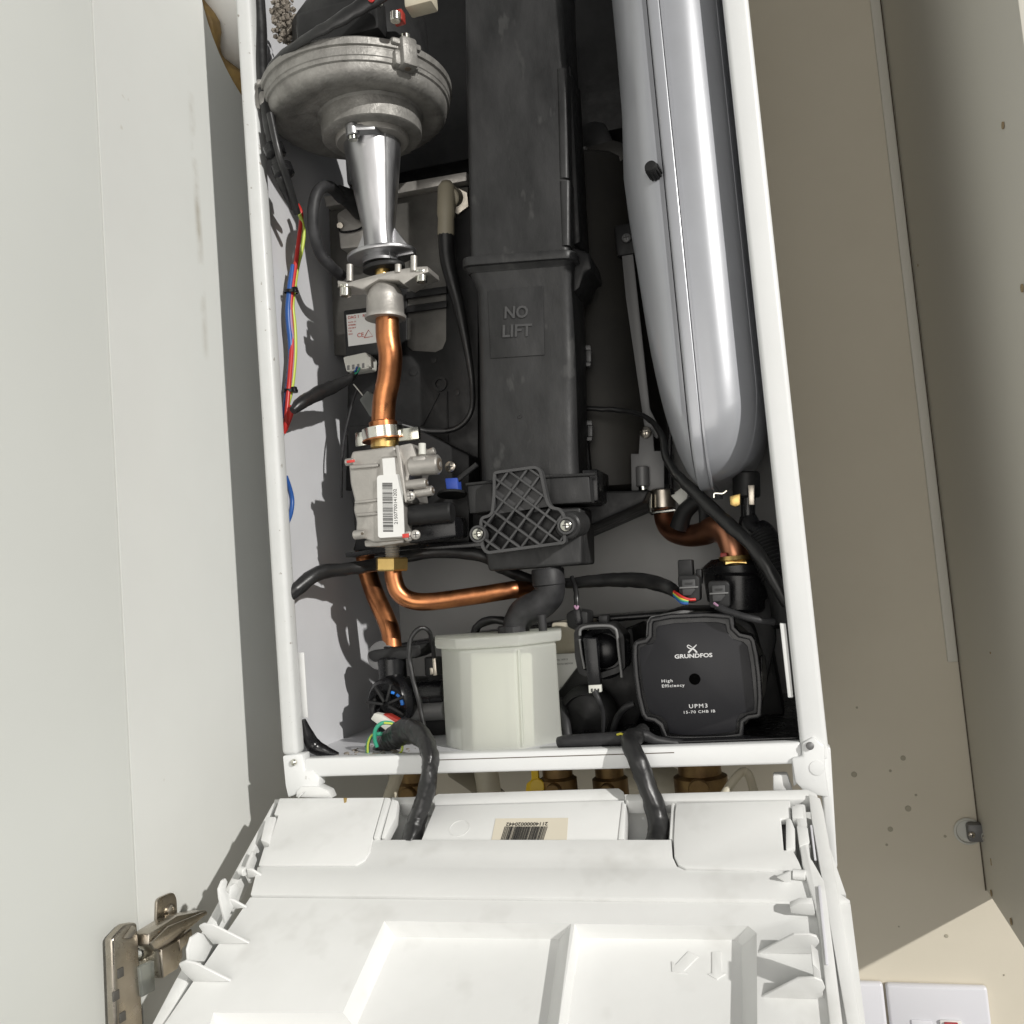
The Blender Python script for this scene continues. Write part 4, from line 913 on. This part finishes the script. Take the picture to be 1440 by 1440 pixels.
mk('nipple', lathe([(.0033, 0), (.0034, .001), (.0034, .014), (.0026, .0145)], P(764, 890, .06), (0, 0, 1), 18), M['hose'], tr)

# ================================================================== EXPANSION VESSEL
YVF = .002
xs0 = P(929, 200, YVF).x; xs1 = P(948, 200, YVF).x; XS = (xs0+xs1)/2; HWS = (xs1-xs0)/2
zbv = P(1004, 684, YVF+.02).z
ev = thing('expansion_vessel', 'tall silver grey expansion vessel with a front seam on the right', 'expansion vessel', (XS, .1, zbv))
def vout(x, fi, bi, r, n=14, yb=.20, zt_=.85):
    y0, y1, z0 = YVF+fi, yb-fi, zbv+bi; out = []
    for (cy, cz, a0) in ((y0+r, z0+r, math.pi), (y1-r, z0+r, 1.5*math.pi)):
        for k in range(n+1):
            a = a0+k/n*math.pi/2; out.append(V((x, cy+r*math.cos(a), cz+r*math.sin(a))))
    out += [V((x, y1, z0+(zt_-z0)*t)) for t in (.15, .3, .45, .6, .8, 1)]+[V((x, y0, z0+(zt_-z0)*t)) for t in (1, .8, .7, .6, .5, .4, .3, .2, .1)]
    return out
mk('seam_flange', bevelled(loft([vout(xs0, 0, 0, .045), vout(xs1, 0, 0, .045)]), .0022, 3, 40), M['vessel'], ev, 50)
mk('seam_line', loft([vout(xs1-.0002, -.0004, -.0004, .045), vout(xs1+.0012, -.0004, -.0004, .045)]), M['vessel'], ev, 30)
hr = .3835-xs1
lp_ = [vout(xs1+.0010, .004, .005, .045)]
for k in range(1, 11):
    t = k/10*math.pi/2; lp_.append(vout(xs1+.0010+hr*math.sin(t), .004+.052*(1-math.cos(t))**1.15, .006+.05*(1-math.cos(t)), .045-.004*k/10))
mk('right_shell', loft(lp_), M['vessel'], ev, 60)
hl = .030; lp_ = [vout(xs0-.0008, .004, .005, .045)]
for k in range(1, 15):
    t = k/14*math.pi/2; lp_.append(vout(xs0-.0008-hl*math.sin(t), .004+.055*(1-math.cos(t)), .006+.16*(1-math.cos(t))**.8, .045+.02*k/14))
lsh = loft(lp_)
vv0 = P(926, 246, .027)
nv = []
for p in lsh[0]:
    w = math.exp(-((p.z-vv0.z)/.045)**2)*max(0, min(1, (xs0-.006-p.x)/.03))
    nv.append(p+V((-.004*w, -.010*w, 0)))
mk('left_shell', (nv, lsh[1]), M['vessel'], ev, 60)
va = V((-.25, -1, .30)).normalized(); vp0 = P(926, 252, .012)
mk('valve_base', lathe([(.0052, -.006), (.0052, .003), (.0040, .004)], vp0, va, 20), M['strap'], ev)
vc = mk('valve_cap', lathe([(.0044, 0), (.0045, .011), (.0040, .0125), (.002, .013)], vp0+va*.004, va, 18), M['black'], ev, 15)
x_, y_, a_ = basis(va)
for k in range(12):
    an = 2*math.pi*k/12; d = x_*math.cos(an)+y_*math.sin(an); mk('knurl', box(vp0+va*.009+d*.0045, .0012, .0012, .009, .0003, d, a_.cross(d), a_), M['black'], vc)
mk('spring_clip', tube([P(1004, 700, .03), P(1005, 694, .03), P(1016, 694, .03), P(1022, 690, .03)], .0008, 6), M['chrome'], ev)
# pipe connection below the vessel
vh = thing('vessel_hose', 'black ribbed hose and union below the vessel at right', 'hose', P(1090, 830, .06))
mk('union', cyl(P(1050, 700, .07), P(1049, 664, .07), rp_(19, P(1049, 680, .07)), 24), M['black'], vh)
mk('retaining_clip', pslab([(1026, 698), (1041, 694), (1041, 710), (1034, 713), (1027, 710)], .05, .002, .0004), M['brass'], vh)
mk('retaining_clip', pslab([(1052, 682), (1061, 682), (1061, 710), (1053, 710)], .048, .002, .0004), M['steel'], vh)
mk('spigot', cyl(P(1052, 735, .07), P(1052, 690, .07), rp_(10, P(1049, 680, .07)), 20), M['gloss'], vh)
mk('elbow', tube([P(1052, 725, .07), P(1055, 740, .07), P(1066, 752, .07), P(1076, 768, .07)], [.006, .009, .0125, .013], 18), M['gloss'], vh, 60)
hp_ = [P(1066, 752, .07), P(1078, 775, .065), P(1092, 805, .06), P(1104, 840, .055), P(1110, 880, .05)]
mk('hose', tube(hp_, .0115, 16), M['black'], vh, 60)
cr = crom(hp_, 6)
for k in range(1, 14):
    t = (cr[k+1]-cr[k]).normalized(); mk('hose_rib', lathe([(.0112, -.0011), (.0124, -.0005), (.0124, .0005), (.0112, .0011)], cr[k], t, 18, cap=(False, False)), M['black'], vh, 40)

# ================================================================== RETURN PIPE AT THE RIGHT
rpp = thing('return_pipe', 'dull copper elbow pipe under the heat exchanger at right', 'pipe', P(1036, 800, .08))
mk('elbow_pipe', tube([P(933, 705, .15), P(935, 730, .148), (P(945, 746, .142)), P(965, 753, .13), P(987, 751, .115), P(1005, 744, .10), P(1022, 750, .09), P(1031, 768, .085), P(1036, 795, .085)], [.0085, .0088, .009, .009, .0095, .0105, .0108, .0105, .0105], 18), M['copperd'], rpp, 60)
mk('spring_clip', tube([P(914, 695, .13), P(915, 720, .13), P(925, 720, .128), P(950, 717, .126)], .0016, 8), M['chrome'], rpp)
mk('ferrule', cyl(P(933, 716, .14), P(932, 688, .14), .0105, 20), M['steel'], rpp)
mk('brass_union', cyl(P(1036, 806, .08), P(1036, 788, .08), .0152, bev=.0012, hexa=True), M['brass'], rpp, 20)
mk('brass_ring', lathe([(.0132, 0), (.0140, .001), (.0132, .004)], P(1036, 789, .08), (0, 0, 1), 24), M['brass'], rpp)
mk('red_tag', box(P(1018, 783, .075), .005, .004, .006, .0006), M['redplas'], rpp)
mk('sensor_clip', tube([P(955, 742, .12), P(963, 720, .115), P(982, 705, .11), P(990, 716, .11), P(990, 745, .105)], [.008, .007, .006, .005, .004], 12), M['black'], rpp)
mk('sensor_plug', pslab([(943, 697), (960, 684), (968, 690), (966, 706), (956, 711)], .115, .01, .001), M['nylon'], rpp)

# ================================================================== PUMP
pmc = lambda pts: cv(860, 780, 4.8, pts)
YPU = .030
pu = thing('circulation_pump', 'black circulation pump with white lettering at lower right', 'pump', P(985, 1045, .06))
POUT = pmc([(243, 462), (262, 424), (400, 402), (640, 392), (800, 402), (822, 420), (830, 490), (870, 530), (945, 545), (968, 575), (990, 680), (1008, 820), (1016, 960), (1012, 1085), (990, 1105), (930, 1112), (893, 1135), (890, 1215), (872, 1238), (760, 1252), (560, 1258), (400, 1256), (345, 1248), (322, 1160), (285, 1132), (225, 1122), (200, 1085), (170, 960), (150, 820), (141, 690), (142, 612), (160, 580), (225, 570), (243, 545)])
PIN = pmc([(300, 500), (318, 482), (420, 464), (600, 455), (720, 458), (772, 470), (780, 520), (820, 570), (890, 590), (918, 620), (940, 740), (955, 880), (964, 1000), (960, 1050), (930, 1062), (870, 1075), (845, 1110), (838, 1180), (800, 1200), (640, 1218), (480, 1218), (390, 1205), (372, 1130), (335, 1092), (270, 1075), (248, 1040), (218, 920), (198, 790), (188, 680), (192, 630), (225, 610), (280, 600), (298, 570)])
cov = mk('cover', pslab(POUT, YPU, .022, .0025, 3), M['gloss'], pu, 50)
mk('rim', bevelled(frame_mesh(POUT, inset(POUT, 6.5), YPU-.0025, .003), .0006, 2, 50), M['gloss'], pu, 40)
fcp = mk('face_plate', pslab(PIN, YPU-.0022, .002, .0004), M['face'], pu)
mk('vent_hole', lathe([(.0040, 0), (.0040, .0005), (.0034, .0007)], P(977, 955, YPU-.0022), (0, -1, 0), 22, cap=(True, True)), M['void'], fcp)  # near-black disc, colours in the darkness of the hole
def pt(s, a, b, h, sx=1.0, bold=0, align='CENTER', m='inkw', space=1.0): return ptext(s, a, b, YPU-.00245, h, m, fcp, 'lettering', sx, bold, align, .045, .00008, space)
pt('GRUNDFOS', 975, 922.5, 5.4, 1.28, .00012)
pt('High', 930, 958, 4.0, 1.25, .00004, 'LEFT', space=1.25); pt('Efficiency', 930.5, 965, 4.0, 1.2, .00004, 'LEFT', space=1.2)
pt('UPM3', 982, 993, 5.4, 1.2, .00004, space=1.25); pt('15-70 CHB IB', 983, 1001, 3.7, 1.25, .00003, space=1.2)
# emblem: two crossing curved strokes
def stroke(pts, w):
    c = [P(*pmc([p])[0], YPU-.0025) for p in pts]; return tube(c, [x/4.8*MPP(c[0]) for x in w], 6, 5, .25, V((0, 1, 0)))
mk('emblem', merge(stroke([(518, 662), (540, 640), (560, 622), (574, 607)], [6, 5, 4, 2])), M['inkw'], fcp, 0)
mk('emblem', merge(stroke([(576, 662), (556, 640), (528, 634), (511, 620), (520, 611), (545, 626)], [6, 5, 4, 3, 3, 2])), M['inkw'], fcp, 0)
# motor body behind
mk('motor_body', lathe([(.044, 0), (.047, .004), (.047, .06), (.04, .07)], P(985, 950, YPU+.022), (0, 1, 0), 40), M['gplate'], pu)
mk('back_housing', pslab(rounded(pmc([(250, 430), (420, 370), (760, 372), (960, 470), (1020, 700), (1030, 1000), (930, 1100), (300, 1100), (200, 700)]), 10), YPU+.03, .08, .004), M['black'], pu)
mk('back_rim', pslab(rounded(pmc([(232, 560), (240, 452), (262, 418), (470, 375), (560, 380), (470, 405), (270, 440), (250, 470), (250, 550)]), 2), YPU+.008, .006, .0006), M['strap'], pu)
mk('side_block', pslab(pmc([(1005, 690), (1018, 690), (1018, 790), (1008, 790)]), YPU+.01, .02, .001), M['black'], pu)
# two plugs on top
def plug(ox, oy, rot, label, tilt=.04):
    c = lambda pts: pmc([(ox+x, oy+y) for x, y in pts])
    o = mk('cable_plug', pslab(rounded(c([(0, 30), (10, 10), (130, 8), (150, 30), (152, 180), (110, 200), (15, 190)]), 3), YPU-.004, .02, .0016), M['black'], pu, label=label)
    mk('latch', pslab(c([(28, 40), (118, 36), (122, 110), (90, 150), (34, 150)]), YPU-.007, .004, .0008), M['lattice'], o)
    mk('latch_bar', pslab(c([(12, 90), (140, 84), (140, 96), (12, 102)]), YPU-.0082, .0015, .0004), M['strap'], o)
    mk('latch_slot', pslab(c([(52, 62), (102, 60), (100, 72), (54, 74)]), YPU-.0076, .001, 0), M['inkb'], o, 0)
    return o
p1 = plug(445, 128, 0, 'left plug on the pump top'); p2 = plug(648, 168, 0, 'right plug on the pump top')
mk('plug_tower', pslab(pmc([(445, 35), (540, 32), (548, 160), (450, 165)]), YPU+.012, .02, .0012), M['black'], pu)
mk('plug_post', pslab(pmc([(565, 98), (607, 95), (610, 200), (570, 200)]), YPU+.016, .014, .0012), M['black'], pu)
mk('volute', lathe([(.016, 0), (.024, .004), (.026, .03), (.018, .036)], P(1040, 850, .09), (0, 0, 1), 30), M['gloss'], pu)
mk('outlet_neck', cyl(P(1037, 860, .08), P(1037, 805, .08), .020, 28), M['gloss'], pu)
mk('knurled_base', pslab([(1000, 820), (1085, 815), (1092, 900), (1070, 1000), (1000, 900)], .085, .04, .003), M['black'], pu)

# ================================================================== HYDRAULIC BLOCKS
hb = thing('hydraulic_block', 'black plastic hydraulic block with flow sensor between trap and pump', 'hydraulic block', P(845, 1040, .1))
mk('base_rail', pslab([(560, 905), (830, 868), (960, 858), (960, 866), (830, 878), (560, 918)], .15, .05, .002), M['gloss'], hb)
mk('heat_plate', pslab([(775, 876), (830, 872), (832, 925), (778, 928)], .12, .05, .002), M['cream'], hb, label='tan end plate behind the trap')
pb = mk('rating_label', pslab([(780, 920), (818, 918), (824, 974), (786, 980)], .108, .008, .0006), M['paper'], hb)
for k, (s_, a, b, h) in enumerate((('No 160513', 783, 928, 2.4), ('Art.No 0007430', 783, 934, 2.4), ('11.5 bar 001-0135', 787, 967, 1.8), ('10002-0003 Rev.A', 787, 971, 1.8))):
    ptext(s_, a, b, .1076, h, 'inkg', pb, tilt=.05)
mk('print', pslab([(808, 944), (811, 949), (809.3, 949), (809.5, 952), (807, 952), (807, 949), (805.3, 949)], .1077, .0002, 0), M['inkb'], pb, 0)
hcd = lambda pts: cv(660, 780, 4.8, pts)
mk('sensor_ring', lathe([(.0155, .012), (.0200, .010), (.0205, 0), (.0188, -.002), (.0150, 0), (.0140, .008), (.004, .009)], P(*hcd([(905, 660)])[0], .062), (0, 1, 0), 36), M['gloss'], hb, 40)
mk('sensor_dome', lathe([(.0135, 0), (.0130, -.003), (.009, -.006), (.002, -.0072)], P(*hcd([(905, 650)])[0], .070), (0, 1, 0), 28), M['gloss'], hb, 60)
mk('sensor_frame', bevelled(frame_mesh(rounded(hcd([(705, 520), (745, 470), (960, 462), (1045, 550), (1052, 770), (1000, 800), (880, 840), (780, 820), (735, 800), (712, 690)]), 5), inset(rounded(hcd([(705, 520), (745, 470), (960, 462), (1045, 550), (1052, 770), (1000, 800), (880, 840), (780, 820), (735, 800), (712, 690)]), 5), 8), .055, .03), .0006, 1, 50), M['black'], hb)
mk('wire_bail', tube([P(*hcd([p])[0], .052) for p in ((745, 545), (752, 505), (800, 485), (930, 480), (975, 495), (995, 525), (1008, 640), (1022, 760), (1030, 828))], .0012, 8), M['strap'], hb, 60)
mk('wire_bail', tube([P(*hcd([p])[0], .052) for p in ((745, 570), (760, 680), (778, 770))], .0010, 8), M['strap'], hb, 60)
mk('sensor_arm', pslab(hcd([(765, 560), (858, 562), (885, 885), (800, 888)]), .048, .008, .001), M['gloss'], hb)
ap = mk('arm_plug', pslab(hcd([(803, 882), (888, 878), (892, 928), (806, 936)]), .047, .006, .0006), M['nylon'], hb)
for k in range(3): mk('plug_pin', pslab(hcd([(822+k*22, 905), (832+k*22, 904), (832+k*22, 926), (822+k*22, 927)]), .0465, .001, 0), M['inkb'], ap, 0)
mk('lower_knob', lathe([(.020, .02), (.024, .012), (.0235, 0), (.0185, -.003), (.017, .002), (.008, .0), (.002, -.003)], P(*hcd([(790, 1100)])[0], .075), (.1, 1, .1), 36), M['black'], hb, 70)
mk('upper_plug', pslab(hcd([(650, 400), (700, 370), (800, 385), (800, 490), (735, 520), (660, 490)]), .075, .025, .002), M['black'], hb)
mk('plug_tower', pslab(hcd([(700, 370), (745, 365), (760, 470), (712, 475)]), .070, .01, .001), M['gloss'], hb)
mk('cartridge', pslab(hcd([(868, 410), (930, 406), (936, 470), (872, 470)]), .07, .015, .0015), M['black'], hb)
mk('block_body', pslab([(775, 985), (840, 900), (890, 880), (905, 1000), (880, 1052), (780, 1052)], .10, .09, .004), M['black'], hb)
mk('block_body', pslab([(600, 950), (640, 940), (780, 930), (790, 1050), (600, 1056)], .13, .08, .004), M['black'], hb)
mk('block_body', pslab([(870, 900), (1080, 880), (1110, 1040), (870, 1045)], .12, .08, .004), M['black'], hb)

mk('dark_floor_sheet', boxx(P(800, 1045, .02).x, .397, .016, .24, Zb1-.002, Zb1+.0006, .0003), M['gloss'], hb)  # black sheet added over the pale floor to darken it by the pump
# left valve body with blue-marked knob
lv = thing('diverter_valve', 'black plastic valve body with blue clip under lower left copper pipe', 'valve', P(552, 1050, .09))
l8 = lambda pts: cv(400, 780, 4.8, pts)
mk('top_plate', pslab(l8([(560, 660), (600, 645), (915, 605), (925, 675), (880, 700), (600, 725), (565, 700)]), .082, .03, .0015), M['black'], lv)
mk('neck', cyl(P(*l8([(735, 900)])[0], .090), P(*l8([(725, 690)])[0], .090), rp_(20, P(552, 940, .09)), 28), M['gloss'], lv)
mk('pipe_bush', cyl(P(553, 918, .095), P(553, 908, .095), .0098, 20), M['gloss'], lv)
mk('sensor_disc', lathe([(.0125, 0), (.0125, .002), (.011, .003)], P(537, 922, .088), (0, -1, .3), 28), M['strap'], lv)
mk('rotor', lathe([(.016, .02), (.021, .014), (.021, 0), (.018, -.004), (.012, -.004), (.011, .001), (.003, .001)], P(*l8([(710, 1000)])[0], .074), (.15, 1, .2), 30), M['gloss'], lv, 40)
for (a0, a1) in ((62, 78), (35, 52), (-8, 18)):
    q0 = P(*l8([(705, 1010)])[0], .066); R_ = 105/4.8*MPP(q0); R2 = 84/4.8*MPP(q0); pts = []
    for k in range(5): an = math.radians(a0+(a1-a0)*k/4); pts.append(q0+V((R_*math.cos(an), 0, R_*.85*math.sin(an))))
    for k in range(5): an = math.radians(a1+(a0-a1)*k/4); pts.append(q0+V((R2*math.cos(an), 0, R2*.85*math.sin(an))))
    mk('blue_clip', prism(pts, (0, .004, 0), .0004), M['brightblue'], lv)
for k in range(5):
    an = math.radians(-30+k*50); q0 = P(*l8([(690, 1010)])[0], .068); d = V((math.cos(an), 0, math.sin(an)))
    mk('rotor_vane', box(q0+d*.010, .015, .006, .0022, .0005, d, V((0, 1, 0)), d.cross(V((0, 1, 0)))), M['black'], lv)
mk('side_tooth', pslab(l8([(565, 1010), (610, 960), (625, 985), (600, 1060), (610, 1110), (575, 1110)]), .07, .012, .001), M['black'], lv)
mk('body', pslab(l8([(600, 880), (800, 880), (840, 920), (1080, 870), (1090, 1290), (640, 1240), (600, 1120)]), .10, .07, .004), M['black'], lv)
mk('body_barrel', cyl(P(*l8([(800, 950)])[0], .095), P(*l8([(1090, 930)])[0], .095), .011, 22), M['gloss'], lv)
mk('body_barrel', cyl(P(*l8([(860, 1060)])[0], .09), P(*l8([(1090, 1050)])[0], .09), .008, 18), M['strap'], lv)
mk('red_plug', prism([P(*p, .055) for p in l8([(640, 1078), (700, 1080), (800, 1135), (790, 1160), (760, 1150)])], (0, .008, 0), .0006), M['redplas'], lv)
mk('white_plug', pslab(l8([(580, 1110), (605, 1070), (650, 1080), (760, 1150), (740, 1195), (680, 1185)]), .052, .008, .0008), M['nylon'], lv)
mk('sensor_stem', merge(cyl(P(*l8([(1010, 815)])[0], .085), P(*l8([(1005, 690)])[0], .085), .0075, 16)), M['black'], lv)
mk('stem_clip', pslab(l8([(998, 700), (1018, 698), (1028, 815), (1005, 818)]), .076, .002, .0003), M['steel'], lv)
mk('stem_clip', pslab(l8([(980, 765), (1000, 763), (1002, 808), (984, 810)]), .076, .002, .0003), M['steel'], lv)

# ================================================================== WIRING
def wire(name, pts, rpx, m, label, cat='cable', **k): return pipe(name, pts, rpx, m, label, cat, **k)
XW = .006
def WP(px, py, x=.010): return PX(px, py, x)
def wwire(name, pts, r, m, label, x=.010, cat='wire', grp=None):
    return mk(name, tube([WP(a, b, x) if len(t_) == 0 else WP(a, b, t_[0]) for a, b, *t_ in pts], r, 10, 6), M[m], None, 60, label=label, cat=cat, group=grp)
l6 = lambda pts: [(320+x/4.8, 180+y/4.8, *r) for x, y, *r in pts]
wwire('wire', l6([(470, 515, .016), (492, 560, .017), (497, 620, .017), (483, 740, .016), (462, 900, .014), (440, 1060, .013), (425, 1200, .012), (432, 1330, .012), (435, 1440, .012), (425, 1600, .012), (412, 1760, .012), (395, 1960, .010), (380, 2060, .006)]), .0019, 'red', 'red wire in the harness along the left inner wall')
wwire('wire', l6([(462, 520, .016), (480, 570, .0165), (505, 640, .018), (515, 720, .018), (500, 830, .016), (475, 930, .014), (452, 1080, .0125), (440, 1200, .013), (452, 1320, .0135), (458, 1440, .0135), (455, 1560, .0135), (440, 1720, .013), (425, 1800, .012), (400, 1900, .008)]), .0016, 'lime', 'green and yellow striped wire in the left wall harness')
wwire('wire', l6([(440, 925, .0125), (428, 1020, .0115), (418, 1100, .011), (408, 1220, .0105), (412, 1320, .0105), (425, 1440, .011), (428, 1560, .011), (415, 1700, .0105), (395, 1860, .008), (385, 1960, .005)]), [.0016]+[.0024]*9, 'blue', 'blue wire in the harness along the left inner wall')
wwire('wire', l6([(422, 1230, .012), (430, 1330, .0125), (440, 1440, .0125), (438, 1600, .0125), (420, 1750, .0115), (400, 1880, .0085)]), .0015, 'mauve', 'thin mauve wire beside the blue harness wire')
wwire('wire', [(402, 670, .0036), (408, 688, .0036), (411, 704, .0036), (409, 722, .0036), (403, 738, .0036)], .0018, 'blue', 'short blue wire loop peeping from behind the left flange')
for (a, b, c_) in ((430, 1105, .012), (425, 1775, .0115)):
    p = WP(320+a/4.8, 180+b/4.8, c_); t = thing('cable_tie', 'black tie on the harness, %s' % ('upper one below the red wire bend' if b < 1500 else 'lower one above the red sleeve'), 'cable tie', p, 'harness ties')
    mk('band', lathe([(.0056, -.0012), (.0062, -.0012), (.0062, .0012), (.0056, .0012)], p, (.1, -.05, 1), 20, cap=(False, False)), M['gloss'], t)
    mk('head', box(p+V((.005, -.003, 0)), .004, .004, .0045, .0006), M['gloss'], t)
# black harness down from the fan, behind the flange
wwire('harness_sleeve', [(362, -20, .012), (366, 40, .014), (368, 100, .016), (375, 150, .02), (384, 200, .024), (396, 250, .028), (406, 275, .026), (411, 292, .022)], [.0055, .0055, .0055, .0055, .0055, .005, .0045, .003], 'sleeve', 'black sleeved harness from the fan down the left wall', cat='harness')
wwire('harness_sleeve', [(380, 160, .03), (392, 215, .034), (405, 255, .034), (418, 300, .030)], .0030, 'sleeve', 'thin black harness strand just right of the main sleeve', cat='harness')
for (a, b, x) in ((386, 212, .026), (398, 240, .030)):
    fluffy = lathe([(.0055, -.006), (.0085, -.004), (.0085, .004), (.0055, .006)], PX(a, b, x), (.3, 0, -1), 12)
    mk('harness_clip', fluffy, M['gloss'], None, 40, label='%s black clip lump on the harness below the fan' % ('upper' if a < 390 else 'lower'), cat='clip')
wire('fan_cable', [(540, -12, -.03), (500, 14, -.036), (460, 38, -.038), (420, 60, -.034), (385, 88, -.02), (372, 110, -.008)], [14, 12, 9, 7, 6, 5], 'sleeve', 'flat black cable crossing the front of the fan motor', flat=.5, flatdir=V((0, 1, 0)))
wire('wire', [(515, -4, -.036), (523, 2, -.037), (530, -8, -.036)], 1.6, 'red', 'short red wire at the top of the fan motor', 'wire')
wire('module_cable', [(412, 578, .012), (425, 566, .02), (450, 552, .04), (475, 541, .06), (494, 530, .072), (500, 524, .078)], [6, 9, 10, 9, 6, 4], 'sleeve', 'shiny black cable from left wall to white plug')
wire('wire', [(497, 527, .072), (503, 523, .075), (506, 517, .077)], 1.3, 'green', 'short green wire entering the white plug', 'wire')
wire('wire', [(494, 528, .072), (499, 523, .075), (502, 516, .077)], 1.3, 'blue', 'short blue wire entering the white plug', 'wire')
wire('wire', [(402, 606, .030), (406, 590, .026), (411, 572, .022)], [2, 4.0, 5], 'red', 'red sleeve end beside the left flange', 'wire')
wire('thin_cable', [(503, 545, .08), (492, 580, .075), (482, 630, .075), (480, 700, .08)], 1.6, 'hose', 'thin grey lead running down left of the gas valve')
wire('thin_cable', [(497, 540, .075), (506, 551, .077), (510, 556, .079)], .9, 'nylon', 'thin pale lead to the clear plug')
wire('loom_cable', [(400, 842, .01), (420, 826, .015), (448, 806, .03), (490, 800, .055), (530, 794, .075), (560, 785, .085), (620, 776, .09), (680, 782, .09), (700, 796, .10), (735, 812, .11), (755, 818, .115)], [10, 10, 10, 9, 9, 8, 9, 9, 8, 8, 8], 'sleeve', 'black loom from the left flange passing behind the brass nut')
wire('loom_cable', [(775, 818, .105), (800, 820, .10), (850, 816, .09), (900, 816, .07), (935, 824, .045), (952, 834, .032)], [7, 8, 10, 11, 10, 8], 'sleeve', 'thick black loom running right to the pump plug')
for k, (m_, dy, nm) in enumerate((('red', 0, 'red'), ('yellow', 3, 'yellow'), ('green', 5, 'green'), ('blue', 9, 'blue'))):
    wire('wire', [(948, 832+dy*.6, .030), (958, 839+dy*.9, .022), (968, 843+dy*.6, .022), (978, 843+dy*.2, .024)][:4 if k == 0 else 3], 2.2, m_, '%s wire fanning into the left pump plug' % nm, 'wire')
wire('pump_cable', [(1008, 853, .022), (1022, 859, .018), (1050, 868, .016), (1072, 873, .018), (1088, 875, .022)], 5, 'hose', 'short black cable leaving the right pump plug')
wire('wire', [(1004, 848, .021), (1008, 851, .020), (1014, 856, .019)], 1.8, 'mauve', 'pink wire stub at the right pump plug', 'wire')
wire('vent_tube', [(798, 576, .12), (840, 575, .118), (880, 578, .115), (912, 589, .10), (930, 612, .085), (938, 645, .075), (952, 668, .068), (985, 700, .055), (1020, 733, .045), (1055, 765, .035), (1080, 800, .03), (1108, 850, .03)], [4, 4, 4, 4, 5, 6, 7, 9, 10, 9, 9, 8], 'sleeve', 'black tube sweeping from the duct down past the vessel')
wire('sensor_cable', [(943, 600, .10), (942, 640, .10), (944, 680, .11), (946, 694, .115)], 3, 'gloss', 'short black lead hanging beside sensor bracket')
wire('probe_cable', [(597, 1030, .05), (590, 990, .05), (580, 950, .05), (575, 915, .05), (580, 893, .052), (592, 883, .055), (603, 888, .06), (608, 905, .07), (611, 930, .08)], 3.4, 'sleeve', 'thin black lead looping left of the white trap')
wire('sensor_cable', [(804, 812, .09), (810, 830, .08), (811, 850, .075), (811, 860, .072)], [3, 4, 4, 3], 'sleeve', 'short black lead down into the plug between trap and pump')
wire('wire', [(808, 852, .070), (811, 856, .069), (813, 852, .070)], 1.8, 'mauve', 'pink wire stub above the plug between trap and pump', 'wire')
wire('sensor_cable', [(836, 972, .046), (842, 985, .045), (848, 1005, .05), (848, 1030, .055)], [4, 4, 3, 3], 'hose', 'grey lead hanging from the white three pin plug')
wire('sensor_cable', [(860, 1035, .06), (868, 1010, .055), (880, 995, .05), (892, 990, .05)], 5, 'hose', 'black lead curving left of the pump')
wire('ring_cable', [(665, 898, .11), (672, 880, .105), (690, 872, .10), (710, 874, .10), (722, 886, .10)], 6, 'sleeve', 'black cable bend peeping behind the trap lid')
# cables that leave for the control panel
wire('panel_cable', [(528, 1062, .05), (540, 1046, .035), (556, 1036, .022), (576, 1028, .008), (594, 1036, -.006), (604, 1060, -.016), (604, 1090, -.020), (596, 1125, -.022), (585, 1158, -.026), (577, 1190, -.036)], [10, 14, 18, 21, 21, 20, 19, 20, 21, 21], 'sleeve', 'wide black sleeved cable looping over the bottom bar at left', n=26, flat=.62, flatdir=V((0, 1, 0)), wr=.0012)
wire('panel_cable', [(905, 1028, .02), (893, 1036, .006), (886, 1044, -.004), (897, 1070, -.014), (910, 1105, -.018), (922, 1140, -.022), (926, 1165, -.028), (922, 1190, -.040)], [10, 13, 14, 14, 14, 15, 15, 15], 'sleeve', 'black sleeved cable over the bottom bar near the pump', n=26, wr=.0010)
wire('floor_cable', [(786, 1044, .015), (800, 1042, .013), (840, 1040, .012), (868, 1038, .010), (882, 1036, .006)], [8, 9, 9, 9, 8], 'hose', 'thick grey black cable lying along the bar right of trap')
wire('floor_cable', [(895, 1040, .008), (905, 1034, .01), (925, 1042, .014), (960, 1046, .02)], [9, 8, 7, 6], 'hose', 'short black cable stub below the pump')
wire('floor_cable', [(800, 1062, .06), (796, 1020, .065), (788, 985, .08)], 7, 'hose', 'short black hose rising right of the trap')
wire('wire', [(868, 1033, .006), (874, 1032, .003), (880, 1036, .001)], 1.6, 'yellow', 'yellow wire tip left of right cable joint', 'wire')
wire('wire', [(890, 1034, .002), (895, 1030, .002), (899, 1030, .004)], 2.4, 'yellow', 'yellow wire tip right of right cable joint', 'wire')
for (pts, m_, lb_) in (([(517, 1062, .03), (517, 1048, .028), (522, 1036, .026), (534, 1032, .026), (546, 1034, .028)], 'green', 'green wire loop, lower left of the earth wires'), ([(530, 1050, .024), (527, 1040, .022), (528, 1026, .02), (537, 1017, .02), (550, 1017, .022), (560, 1022, .024)], 'green', 'green wire loop, upper one beside the white plug'), ([(517, 1058, .027), (517.5, 1046, .025), (522, 1035, .023), (528, 1032, .0235)], 'lime', 'yellow green wire strand on the lower earth loop'), ([(540, 1016.5, .019), (552, 1018, .021), (562, 1024, .0235)], 'lime', 'yellow green wire strand on the upper earth loop'), ([(566, 1046, .02), (565, 1056, .018), (556, 1064, .018), (550, 1064, .02)], 'lime', 'yellow green wire strand below the black cable bend')):
    wire('earth_wire', pts, 2.8 if m_ == 'green' else 1.6, m_, lb_, 'wire')
wire('corner_cable', [(427, 1012, .012), (433, 1032, .016), (441, 1048, .02), (455, 1056, .022), (475, 1063, .024)], [3, 8, 11, 9, 5], 'gloss', 'shiny black cable end in the bottom left corner')
#@@MORE
